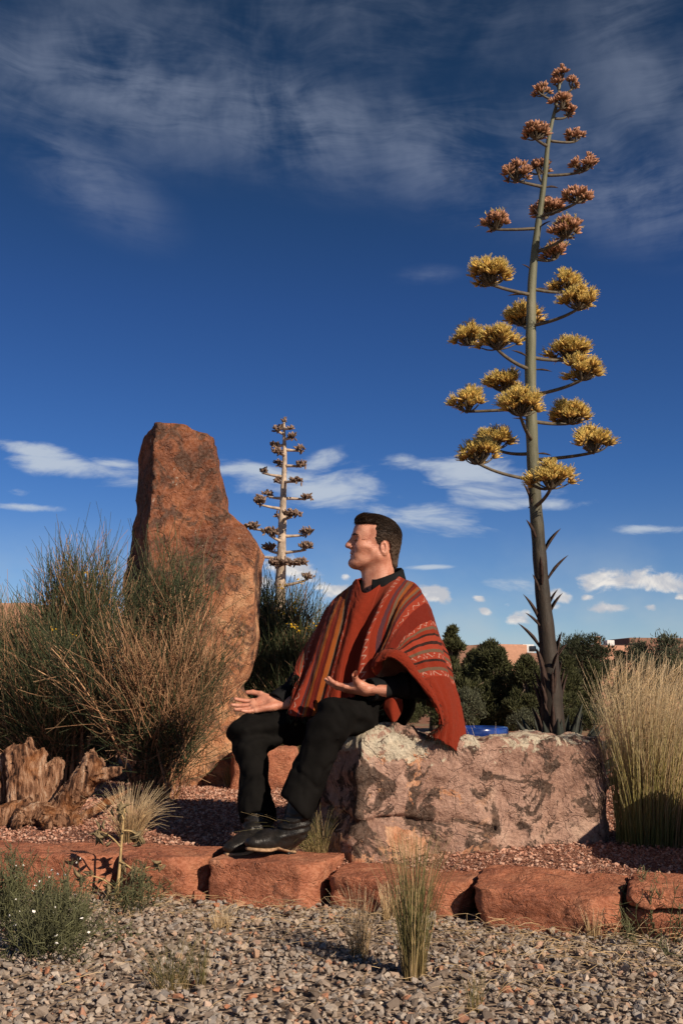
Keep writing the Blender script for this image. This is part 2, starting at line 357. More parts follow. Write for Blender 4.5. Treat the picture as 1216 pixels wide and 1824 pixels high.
def strand_mat(name, root, mid, tip, var=0.5, rough=0.6, spec=0.25, alt=None, trans=0.0):
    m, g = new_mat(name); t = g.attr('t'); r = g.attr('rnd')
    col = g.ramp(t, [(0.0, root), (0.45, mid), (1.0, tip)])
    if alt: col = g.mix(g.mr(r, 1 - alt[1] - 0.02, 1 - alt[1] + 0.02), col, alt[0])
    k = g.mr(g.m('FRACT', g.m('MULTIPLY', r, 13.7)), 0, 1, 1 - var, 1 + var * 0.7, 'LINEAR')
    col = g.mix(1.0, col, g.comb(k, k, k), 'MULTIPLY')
    p = g.out(col, rough, None, spec)
    if trans:
        o = [n_ for n_ in g.t.nodes if n_.type == 'OUTPUT_MATERIAL'][0]; tr = g.n('ShaderNodeBsdfTranslucent'); g.put(tr.inputs[0], col)
        mx = g.n('ShaderNodeMixShader'); mx.inputs[0].default_value = trans
        g.t.links.new(p.outputs[0], mx.inputs[1]); g.t.links.new(tr.outputs[0], mx.inputs[2]); g.t.links.new(mx.outputs[0], o.inputs[0])
    return m
def rnd_mat(name, stops, rough=0.85, bump=0.3, fine=90, interp='LINEAR', spec=0.25, speck=0.35):
    m, g = new_mat(name); p = g.obj(); n_ = g.noise(p, fine, 4, 0.65)
    col = g.ramp(g.attr('rnd'), stops, interp)
    col = g.mix(g.mr(n_, 0.35, 0.7, speck, 0.0), col, g.mix(0.6, col, (0.02, 0.016, 0.012, 1)))
    g.out(col, rough, g.bump(n_, bump, 0.01), spec); return m
def flat_mat(name, c, rough=0.8, var=0.25, sc=20, bump=0.15, spec=0.3, c2=None):
    m, g = new_mat(name); p = g.obj(); n_ = g.noise(p, sc, 6, 0.6)
    col = g.mix(g.mr(n_, 0.3, 0.7), tuple(x * (1 - var) for x in c), c2 or tuple(min(1, x * (1 + var)) for x in c))
    g.out(col, rough, g.bump(n_, bump, 0.02), spec); return m

MT = {}
MT['gravel'] = rnd_mat('grey_gravel', [(0, (0.13, 0.10, 0.08)), (0.2, (0.26, 0.205, 0.165)), (0.45, (0.355, 0.29, 0.235)), (0.62, (0.29, 0.26, 0.24)), (0.80, (0.43, 0.36, 0.29)), (0.92, (0.42, 0.27, 0.185)), (0.965, (0.40, 0.17, 0.095)), (1, (0.56, 0.49, 0.41))], bump=0.35, fine=70, speck=0.22)
MT['chips'] = rnd_mat('red_chippings', [(0, (0.20, 0.085, 0.055)), (0.3, (0.42, 0.195, 0.13)), (0.6, (0.55, 0.30, 0.21)), (0.85, (0.63, 0.41, 0.31)), (1, (0.38, 0.24, 0.19))], bump=0.3, fine=80, speck=0.2)
def ground_mat():
    m, g = new_mat('soil_and_gravel'); p = g.obj(); x, y, z = g.sep(p)
    v = g.vor(p, 30, 'F1', 1); ve = g.vor(p, 30, 'DISTANCE_TO_EDGE'); r = g.sep(v)[0]
    near = g.ramp(r, [(0, (0.10, 0.075, 0.06)), (0.4, (0.24, 0.19, 0.155)), (0.75, (0.34, 0.27, 0.22)), (1, (0.33, 0.19, 0.13))])
    near = g.mix(0.75, near, g.ramp(g.noise(p, 9, 6, 0.7), [(0.3, (0.20, 0.145, 0.105)), (0.7, (0.36, 0.275, 0.205))]))
    n1 = g.noise(p, 0.35, 7, 0.62); n2 = g.noise(p, 2.5, 6, 0.6)
    far = g.ramp(g.m('ADD', g.m('MULTIPLY', n1, 0.6), g.m('MULTIPLY', n2, 0.4)), [(0.3, (0.20, 0.075, 0.04)), (0.48, (0.30, 0.14, 0.085)), (0.58, (0.27, 0.20, 0.12)), (0.72, (0.14, 0.13, 0.06))])
    col = g.mix(g.mr(y, 4.5, 7.0), near, far)
    g.out(col, 0.95, g.bump(g.m('ADD', g.mr(ve, 0, 0.4), g.m('MULTIPLY', n2, 0.5)), 0.5, 0.03), 0.15); return m
MT['ground'] = ground_mat()
def terrace_mat():
    m, g = new_mat('red_gravel_bed'); p = g.obj()
    v = g.sep(g.vor(p, 85, 'F1', 1))[0]; ve = g.vor(p, 85, 'DISTANCE_TO_EDGE'); n1 = g.noise(p, 3, 5, 0.6)
    col = g.ramp(v, [(0, (0.18, 0.075, 0.05)), (0.4, (0.38, 0.17, 0.11)), (0.75, (0.50, 0.27, 0.19)), (1, (0.56, 0.36, 0.28))])
    col = g.mix(g.mr(ve, 0.0, 0.16), (0.13, 0.05, 0.032, 1), col)
    col = g.mix(g.mr(n1, 0.45, 0.75, 0, 0.5), col, (0.30, 0.13, 0.085, 1))
    g.out(col, 0.95, g.bump(g.m('ADD', g.mr(ve, 0, 0.3), n1), 0.7, 0.012), 0.15); return m
MT['terrace'] = terrace_mat()
MT['sandstone'] = rock_mat('red_sandstone', [(0.34, (0.20, 0.055, 0.026)), (0.45, (0.42, 0.135, 0.066)), (0.54, (0.50, 0.185, 0.095)), (0.66, (0.58, 0.28, 0.165))], 3.5, 0.75, varnish=((0.13, 0.042, 0.024), 5.0, 0.57, 0.75), fine=75, stretch=(1, 1, 1.6))
def mono_extra(g, p, col):
    x, y, z = g.sep(p)
    low = g.m('MULTIPLY', g.mr(g.m('ADD', g.m('ADD', x, g.m('MULTIPLY', z, -0.35)), g.m('MULTIPLY', g.m('SUBTRACT', g.noise(p, 2.4, 6, 0.65), 0.5), 1.1)), -0.38, 0.02), 0.85)
    col = g.mix(low, col, g.ramp(g.noise(p, 5, 7, 0.65, 0.5), [(0.35, (0.36, 0.13, 0.055)), (0.5, (0.58, 0.26, 0.12)), (0.65, (0.70, 0.42, 0.23))]))
    # grey-white lichen freckles and pale broken edges
    li = g.m('MULTIPLY', g.mr(g.noise(p, 26, 5, 0.7, 0.4), 0.63, 0.68), g.mr(g.noise(p, 3.3, 3, 0.5), 0.50, 0.62))
    col = g.mix(li, col, (0.52, 0.44, 0.36, 1))
    dk = g.m('MULTIPLY', g.mr(g.noise(g.vm('ADD', p, (5, 1, 9)), 6.0, 8, 0.7, 1.0), 0.47, 0.58), 0.85)
    return g.mix(dk, col, (0.050, 0.023, 0.014, 1))
MT['monolith'] = rock_mat('rust_monolith_rock', [(0.38, (0.045, 0.017, 0.009)), (0.46, (0.145, 0.042, 0.018)), (0.54, (0.255, 0.080, 0.031)), (0.66, (0.40, 0.155, 0.068))], 1.9, 1.0, extra=mono_extra, fine=48)
def bench_extra(g, p, col):
    x, y, z = g.sep(g.vm('ADD', p, (0.5, 4.5, 0.0)))
    n1 = g.noise(p, 6.0, 9, 0.72, 0.9); n2 = g.noise(g.vm('ADD', p, (9, 2, 4)), 7.5, 7, 0.66, 0.5); n3 = g.noise(p, 19, 6, 0.68, 0.4)
    # dark desert varnish over the middle left of the face, between the top rim and the foot
    zone = g.m('MULTIPLY', g.mr(x, 0.85, 0.25), g.m('MULTIPLY', g.mr(z, 0.10, 0.26), g.mr(z, 0.56, 0.40)))
    zone = g.m('MAXIMUM', zone, 0.40)
    vn = g.mr(g.m('ADD', g.m('MULTIPLY', zone, 0.5), g.m('MULTIPLY', g.m('SUBTRACT', n1, 0.5), 5.0)), 0.26, 0.46, 0, 0.95)
    col = g.mix(vn, col, g.ramp(n3, [(0.35, (0.022, 0.013, 0.010)), (0.6, (0.075, 0.040, 0.026)), (0.75, (0.22, 0.12, 0.08))]))
    # fresh orange breaks, low on the left
    br = g.m('MULTIPLY', g.mr(g.m('ADD', g.m('MULTIPLY', g.m('SUBTRACT', n2, 0.5), 3.0), g.mr(z, 0.36, 0.12, 0.0, 0.34)), 0.30, 0.36), g.mr(x, 0.66, 0.44))
    col = g.mix(br, col, g.ramp(n3, [(0.35, (0.52, 0.21, 0.10)), (0.65, (0.70, 0.42, 0.26))]))
    # cream lichen crust along the top rim
    li = g.mr(g.m('ADD', g.m('MULTIPLY', g.m('SUBTRACT', n3, 0.5), 2.2), g.m('ADD', g.m('MULTIPLY', g.m('SUBTRACT', n2, 0.5), 2.2), g.mr(z, 0.36, 0.58, -0.55, 0.16))), 0.10, 0.20, 0, 0.92)
    return g.mix(li, col, g.ramp(n1, [(0.35, (0.54, 0.46, 0.33)), (0.65, (0.72, 0.66, 0.52))]))
MT['bench'] = rock_mat('pink_lichened_boulder_rock', [(0.34, (0.17, 0.088, 0.064)), (0.45, (0.36, 0.205, 0.150)), (0.55, (0.48, 0.295, 0.225)), (0.66, (0.57, 0.39, 0.30))], 3.0, 0.95, extra=bench_extra, fine=70)

# ------------------------------------------------------------------ ground and terrace
def edgeY(x): return np.where(x > -0.5, 3.63 - 0.39 * x, 3.825 + 0.16 * (-0.5 - x))
TZ = 0.13
def ground_h(x, y):
    z = np.interp(y, [0, 7, 14, 26, 60, 110, 400, 4000], [0, 0, -0.12, -0.38, -0.95, -1.5, -2.2, -2.5])
    return z
def sheet(xs, ys, zf):
    X, Y = np.meshgrid(xs, ys, indexing='ij'); V = np.stack([X.ravel(), Y.ravel(), zf(X.ravel(), Y.ravel())], 1); nx, ny = len(xs), len(ys)
    i = np.arange(nx - 1)[:, None] * ny; j = np.arange(ny - 1)[None]; F = np.stack([i + j, i + ny + j, i + ny + j + 1, i + j + 1], -1).reshape(-1, 4)
    return V, F
sx = np.concatenate([[-3500, -1500, -600, -250, -110, -60], np.linspace(-34, -3.4, 28), np.linspace(-3, 3, 101), np.linspace(3.4, 34, 28), [60, 110, 250, 600, 1500, 3500]])
sy = np.concatenate([[-400, -60, -12, -4, 0, 1], np.linspace(1.5, 5, 60), np.linspace(5.3, 30, 70), [33, 38, 45, 55, 70, 90, 120, 180, 300, 600, 1500, 4200]])
def gz(x, y):
    P = np.stack([x, y, 0 * x], 1); return ground_h(x, y) + 0.006 * fbm(P, 3, 3) * (np.abs(x) < 4) + 0.10 * fbm(P, 0.2, 3) * np.clip((y - 12) / 15, 0, 1) * (y < 300)
V, F = sheet(sx, sy, gz)
tag(mk('ground', V, F, MT['ground']), kind='structure')
def tz(x, y):
    P = np.stack([x, y, 0 * x], 1)
    return TZ + 0.010 * fbm(P, 1.3, 3) - 0.038 * np.clip(1.35 - (y - edgeY(x)) / 0.32, 0, 1) - 0.30 * np.clip((y - 9.2) / 2.6, 0, 1) ** 1.3 - 0.22 * np.clip((np.abs(x) - 5.5) / 1.5, 0, 1)
u_ = np.linspace(-7.5, 7.5, 150); w_ = np.linspace(0, 1, 90) ** 1.3
X = np.repeat(u_, 90); ey = edgeY(X) + 0.13; Y = ey + np.tile(w_, 150) * (12.4 - ey); n_ = 90
V = np.stack([X, Y, tz(X, Y)], 1); i = np.arange(149)[:, None] * n_; j = np.arange(n_ - 1)[None]
F = np.stack([i + j, i + n_ + j, i + n_ + j + 1, i + j + 1], -1).reshape(-1, 4)
tag(mk('terrace', V, F, MT['terrace']), kind='structure')

# gravel (uncountable): angular stones lying in two loose layers
shapes = [hull_stone(13, 100 + k, random.uniform(0.45, 0.8)) for k in range(26)]
def rand_area(n, x0, x1, y0, y1): return rng.uniform(x0, x1, n), rng.uniform(y0, y1, n)
x, y = rand_area(27000, -2.0, 2.0, 2.15, 4.35); k = (y < edgeY(x) + 0.06) & (np.abs(x) < 0.30 * y + 0.55); x, y = x[k], y[k]
s_ = np.clip(rng.lognormal(math.log(0.0096), 0.36, len(x)), 0.005, 0.022); lay = rng.random(len(x))
z = gz(x, y) + s_ * 0.25 + lay ** 2 * 0.012
V, F, A = scatter_stones(np.stack([x, y, z], 1), s_, shapes)
tag(mk('gravel', V, F, MT['gravel'], smooth=False, attrs=A), 'grey and tan crushed gravel spread below the red stone edging', 'gravel', kind='stuff')
shapes2 = [hull_stone(8, 300 + k, random.uniform(0.35, 0.7)) for k in range(16)]
x, y = rand_area(64000, -2.6, 2.4, 3.4, 7.6); k = (y > edgeY(x) + 0.20) & (np.abs(x) < 0.36 * y + 0.25) & (rng.random(len(x)) < np.clip(1.35 - (y - 3.5) / 6.5, 0.2, 1)); x, y = x[k], y[k]
s_ = np.clip(rng.lognormal(math.log(0.0085), 0.33, len(x)), 0.004, 0.019) * np.clip(0.8 + (y - 4) * 0.1, 0.8, 1.15)
V, F, A = scatter_stones(np.stack([x, y, tz(x, y) + s_ * 0.3 + rng.random(len(x)) ** 2 * 0.008], 1), s_, shapes2)
tag(mk('red_gravel', V, F, MT['chips'], smooth=False, attrs=A), 'fine red rock chippings covering the raised bed', 'gravel', kind='stuff')

# ------------------------------------------------------------------ stone edging: each block a thing
def block(pxl, pxr, ztop, zbot, depth, seed, label, dy=0.0, yaw=None, h=0.0095, name='sandstone_block', amp=1.0):
    def gx(px):
        x = 0.0
        for _ in range(12): x = (px - 608) / FPX * (edgeY(np.array(x)) * CP - (HC - 0.08) * SP)
        return float(x)
    xl, xr = gx(pxl), gx(pxr); a = np.array([xl, float(edgeY(np.array(xl)))]); b = np.array([xr, float(edgeY(np.array(xr)))])
    d = b - a; L = np.linalg.norm(d); ang = math.atan2(d[1], d[0]) + (yaw or 0)
    c = (a + b) / 2 + dy * np.array([0, 1]); ux = np.array([math.cos(ang), math.sin(ang)]); uy = np.array([-ux[1], ux[0]])
    cz = (ztop + zbot) / 2; hh = np.array([L / 2, depth / 2, (ztop - zbot) / 2])
    gr = grid(-hh - 0.05, hh + 0.05, h)
    V, F = surfnet(field(gr, lambda P: block_f(P, seed, hh, amp), 0.05), gr)
    Wp = np.stack([c[0] + V[:, 0] * ux[0] + (V[:, 1] + depth / 2) * uy[0], c[1] + V[:, 0] * ux[1] + (V[:, 1] + depth / 2) * uy[1], cz + V[:, 2]], 1)
    base = Wp.mean(0); base[2] = Wp[:, 2].min()
    o = mk(name, Wp, F, MT['sandstone'], loc=base); o.data.set_sharp_from_angle(angle=R(22))
    return tag(o, label, 'stone block', 'red sandstone blocks edging the raised bed')
def block_f(P, seed, hh, amp):
    # split faces: a few oblique cleavage planes cut the corners
    Q = P + seed * 3.7; r = np.random.default_rng(seed); w = P + 0.012 * amp * np.stack([fbm(Q, 6, 2), fbm(Q + 9, 6, 2), 0.55 * fbm(Q + 21, 6, 2)], 1)
    D = sdbox(w, hh, 0.005)
    for k in range(13):
        n3 = r.normal(size=3) * np.array([1, 1, 0.45]); n3[1] = -abs(n3[1]); n3 /= np.linalg.norm(n3)
        sup = np.abs(n3) @ hh
        D = smax(D, w @ n3.astype(np.float32) - sup * r.uniform(0.74, 0.93), 0.0035)
    lay = np.sin((P[:, 2] + 0.02 * fbm(Q, (3, 3, 3), 2)) * 95 + seed)
    D = D + 0.0038 * amp * np.clip(lay * 1.6, -0.3, 1) * (fbm(Q, 5, 2) > -0.05) + 0.014 * amp * np.floor(2.5 * fbm(Q, 8, 2)) / 2.5 * 0.6 + 0.003 * fbm(Q, 30, 2)
    return D
block(-95, 200, 0.142, -0.05, 0.30, 1, 'red sandstone edging block behind the white-flowered weeds', dy=0.02)
block(200, 360, 0.146, -0.05, 0.30, 2, 'red sandstone edging block behind the dried leafy weed stalk')
block(364, 552, 0.147, -0.05, 0.34, 3, 'red sandstone edging block the man rests his boots on', dy=-0.03, amp=0.8)
block(549, 848, 0.118, -0.05, 0.30, 5, 'long low red sandstone edging block in front of the bench boulder', dy=0.03)
block(827, 1100, 0.138, -0.05, 0.34, 8, 'big rugged red sandstone edging block near the tall grass', dy=-0.03)
block(1097, 1290, 0.148, 0.095, 0.32, 11, 'thin red sandstone slab lying on a lower block at the frame edge', dy=-0.01, name='sandstone_slab')
block(1106, 1300, 0.088, -0.05, 0.26, 13, 'red sandstone block shaded under the thin slab', dy=0.04)
gv, gf = hull_stone(16, 77, 0.8); p0 = at(354, 1600, 3.80); p0[2] = 0.022
tag(mk('sandstone_chunk', gv * 0.032 + p0, gf, MT['sandstone'], smooth=False, loc=p0), 'fist-sized red sandstone chunk in the gap between two edging blocks', 'stone')

# ------------------------------------------------------------------ standing stone
out_px = [(236, 1440), (234, 1300), (216, 1180), (198, 1090), (196, 1030), (213, 985), (228, 950), (230, 850), (234, 790), (246, 764), (270, 750), (330, 754), (366, 764), (371, 800), (383, 855), (391, 902), (401, 908), (428, 934), (452, 968), (447, 1010), (441, 1080), (440, 1138), (430, 1180), (409, 1226), (424, 1262), (434, 1310), (432, 1440)]
YM = 6.7
pol = np.array([[at(px, py, YM)[0], at(px, py, YM)[2]] for px, py in out_px]); pol[:, 1][[0, -1]] = 0.0
gr = grid((pol[:, 0].min() - 0.08, YM - 0.25, 0.02), (pol[:, 0].max() + 0.08, YM + 0.85, pol[:, 1].max() + 0.08), 0.0165)
def mono_f(P):
    w = P + 0.020 * np.stack([fbm(P, 4.5, 3), fbm(P + 9, 4.5, 2), fbm(P + 21, 4.5, 2)], 1) if NOISE[0] else P
    D2 = sdpoly(w[:, 0], w[:, 2], pol)
    xr = np.interp(P[:, 2], [0.0, 1.2, 1.9, 2.6], [at(250, 1400, YM)[0], at(258, 1040, YM)[0], at(263, 930, YM)[0], at(272, 760, YM)[0]]) + 0.035 + 0.012 * fbm(P, 9, 2)
    yf = YM + 0.045 * (w[:, 2] - 1.0) + np.where(w[:, 0] > xr, 0.16 * (w[:, 0] - xr), 1.55 * (xr - w[:, 0]))
    D = smax(D2, (yf - w[:, 1]) * np.where(w[:, 0] > xr, 0.95, 0.53), 0.012); D = smax(D, w[:, 1] - YM - 0.62, 0.05)
    q = w - np.array([at(400, 900, YM)[0], YM, at(400, 900, YM)[2]], np.float32)
    D = smax(D, q @ np.array([0.70, -0.52, 0.48], np.float32) - 0.11, 0.01)
    st = fbm(P, (2.6, 2.6, 1.6), 3, 0.5, False, 2)                       # flat spalls: stepped relief
    return D - 0.014 + 0.022 * (np.floor(st * 5) / 5 * 0.75 + st * 0.25) + 0.007 * fbm(P, 13, 3) - 0.006 * fbm(P, (5, 5, 9), 3, 0.5, True, 5)
V, F = surfnet(field(gr, mono_f, 0.09), gr); b0 = np.array([at(330, 1400, YM)[0], YM + 0.3, TZ])
tag(mk('standing_stone', V, F, MT['monolith'], loc=b0), 'tall rust-brown standing stone rising behind the broom shrub', 'standing stone')
# low block seen between the man's shins
def warp(P, a, sc): return P + a * np.stack([fbm(P, sc, 3), fbm(P + 5, sc, 3), fbm(P + 8, sc, 3)], 1) if NOISE[0] else P
gr = grid((-0.28, -0.2, -0.1), (0.28, 0.25, 0.36), 0.014)
V, F = surfnet(field(gr, lambda P: sdbox(warp(P, 0.02, 6) - np.array([0, 0, 0.1], np.float32), (0.2, 0.14, 0.19), 0.03) + 0.008 * fbm(P, 14, 3), 0.06), gr); p0 = at(470, 1400, 6.55); p0[2] = TZ - 0.03
tag(mk('sandstone_boulder', V + p0, F, MT['sandstone'], loc=p0), 'low squared orange sandstone boulder seen between the man\'s shins', 'boulder')

# ------------------------------------------------------------------ bench boulder
plan = [(0.075, 3.985), (0.45, 4.10), (1.08, 4.36), (1.17, 4.60), (1.13, 4.92), (0.6, 5.02), (0.05, 4.98), (-0.15, 4.72), (-0.17, 4.40)]
gr = grid((-0.32, 3.8, 0.02), (1.32, 5.15, 0.68), 0.0105)
def bench_f(P):
    w = warp(P, 0.022, 4); D2 = sdpoly(w[:, 0], w[:, 1], plan)
    ztop = 0.543 + 0.052 * np.exp(-((w[:, 0] - 0.20) / 0.17) ** 2) + 0.012 * fbm(P * np.array([1, 1, 0], np.float32), 5, 3) - 0.01 * np.exp(-((w[:, 0] - 0.55) / 0.2) ** 2)
    D2 = D2 + 0.07 * np.clip((w[:, 2] - 0.30) / 0.26, -0.4, 1) * (0.35 - 0.35 * np.clip((w[:, 0] - 0.3) / 0.4, 0, 1)) + 0.012 * np.exp(-((w[:, 2] - 0.25) / 0.03) ** 2) * (w[:, 0] < 0.55)
    D = smax(D2, w[:, 2] - ztop, 0.055)
    # ledge breaks along a bedding crack that drops from left to right
    crk = w[:, 2] - (0.285 - 0.10 * np.clip((w[:, 0] - 0.08) / 0.55, 0, 1) ** 1.5 + 0.03 * fbm(P, 6, 3))
    D = D + 0.022 * np.exp(-(crk / 0.011) ** 2) * (w[:, 0] < 0.62) - 0.016 * np.clip(-crk * 12, 0, 1) * (w[:, 0] < 0.6)
    st = fbm(P, 4.5, 3, 0.5, False, 8)
    return D - 0.009 * fbm(P, 6, 4, 0.55, True, 3) + 0.013 * fbm(P, 14, 3) + 0.026 * np.floor(st * 4) / 4
V, F = surfnet(field(gr, bench_f, 0.10), gr); b0 = np.array([0.5, 4.5, 0.0])
tag(mk('bench_boulder', V, F, MT['bench'], loc=b0), 'broad flat-topped pinkish boulder with cream lichen that the man sits on', 'boulder')
# a companion boulder just outside the view on the right throws the shadow at the grass foot
gr = grid((-0.75, -0.5, -0.1), (0.75, 0.5, 0.62), 0.03)
V, F = surfnet(field(gr, lambda P: sdbox(warp(P, 0.05, 3) - np.array([0, 0, 0.15], np.float32), (0.62, 0.36, 0.34), 0.10) + 0.02 * fbm(P, 8, 3)), gr); p0 = np.array([2.02, 3.58, TZ - 0.05])
tag(mk('side_boulder', V + p0, F, MT['bench'], loc=p0), 'boulder beyond the tall grass whose shadow darkens the grass foot', 'boulder')

# ------------------------------------------------------------------ the seated man
def skin_mat():
    m, g = new_mat('sunlit_skin'); p = g.obj(); n1 = g.noise(p, 26, 5, 0.6); n2 = g.noise(p, 260, 4, 0.6)
    col = g.ramp(g.m('ADD', g.m('MULTIPLY', n1, 0.75), g.m('MULTIPLY', n2, 0.25)), [(0.34, (0.42, 0.150, 0.092)), (0.5, (0.53, 0.230, 0.148)), (0.66, (0.60, 0.300, 0.205))])
    g.out(col, 0.40, g.bump(g.m('ADD', n2, g.m('MULTIPLY', g.noise(g.vm('MULTIPLY', p, (90, 90, 200)), 1.0, 4, 0.65, 0.8), 1.6)), 0.34, 0.004), 0.5, **{'Subsurface Weight': 0.08, 'Subsurface Radius': (0.012, 0.005, 0.003)}); return m
def cloth_mat(name, c, sc=420, rough=0.85, sheen=0.0, bump=0.25):
    m, g = new_mat(name); p = g.obj(); n1 = g.noise(p, 9, 5, 0.6); n2 = g.noise(p, sc, 3, 0.6)
    col = g.mix(g.mr(n1, 0.3, 0.7), tuple(x * 0.75 for x in c), tuple(x * 1.3 for x in c))
    g.out(col, rough, g.bump(g.m('ADD', g.m('MULTIPLY', g.noise(p, 22, 5, 0.6), 1.5), n2), bump, 0.006), 0.06, **({'Sheen Weight': sheen} if sheen else {})); return m
MT['skin'] = skin_mat()
MT['trousers'] = cloth_mat('black_trouser_cloth', (0.0060, 0.0055, 0.0052), rough=0.85)
MT['shirt'] = cloth_mat('black_shirt_cloth', (0.0095, 0.0098, 0.0105), rough=0.8)
def hair_mat():
    m, g = new_mat('dark_brown_hair'); p = g.obj(); x, y, z = g.sep(p)
    n1 = g.noise(g.vm('MULTIPLY', p, (60, 260, 170)), 1.0, 5, 0.65, 0.4); n2 = g.noise(p, 18, 4, 0.6)
    col = g.ramp(n1, [(0.3, (0.006, 0.0035, 0.0025)), (0.55, (0.022, 0.012, 0.0075)), (0.75, (0.060, 0.034, 0.020))]); col = g.mix(g.m('MULTIPLY', g.mr(z, 0.045, -0.03), g.mr(n2, 0.3, 0.65, 0.25, 0.8)), col, (0.13, 0.088, 0.062, 1))
    g.out(col, 0.5, g.bump(n1, 0.8, 0.004), 0.15); return m
MT['hair'] = hair_mat()
def leather_mat():
    m, g = new_mat('black_boot_leather'); p = g.obj(); n1 = g.noise(p, 30, 6, 0.62, 0.5); n2 = g.noise(p, 140, 4, 0.6)
    g.out(g.ramp(n1, [(0.3, (0.006, 0.006, 0.006)), (0.7, (0.022, 0.019, 0.017))]), g.mr(n2, 0.3, 0.7, 0.28, 0.48), g.bump(g.m('ADD', n1, g.m('MULTIPLY', n2, 0.3)), 0.6, 0.008), 0.28); return m
MT['leather'] = leather_mat()
MT['sole'] = flat_mat('tan_boot_sole', (0.30, 0.19, 0.11), 0.75, 0.45, 60, 0.3)

J = {k: at(*v).astype(np.float32) for k, v in dict(
    hipL=(692, 1262, 4.30), hipR=(644, 1258, 4.46), kneeL=(592, 1283, 3.95), kneeR=(446, 1308, 4.25), hemL=(527, 1440, 3.93), hemR=(461, 1462, 4.05),
    ankL=(524, 1476, 3.94), ankR=(459, 1488, 4.04), pel=(672, 1245, 4.38), che=(680, 1120, 4.36), nck=(686, 1048, 4.37),
    shL=(741, 1082, 4.235), shR=(614, 1082, 4.47), elL=(757, 1217, 4.19), elR=(560, 1196, 4.49), wrL=(655, 1229, 4.0), wrR=(489, 1254, 4.275)).items()}
man = thing('person', (J['pel'][0], J['pel'][1], 0.147), 'seated man in a red striped poncho, palms turned up, gazing to the side', 'person')

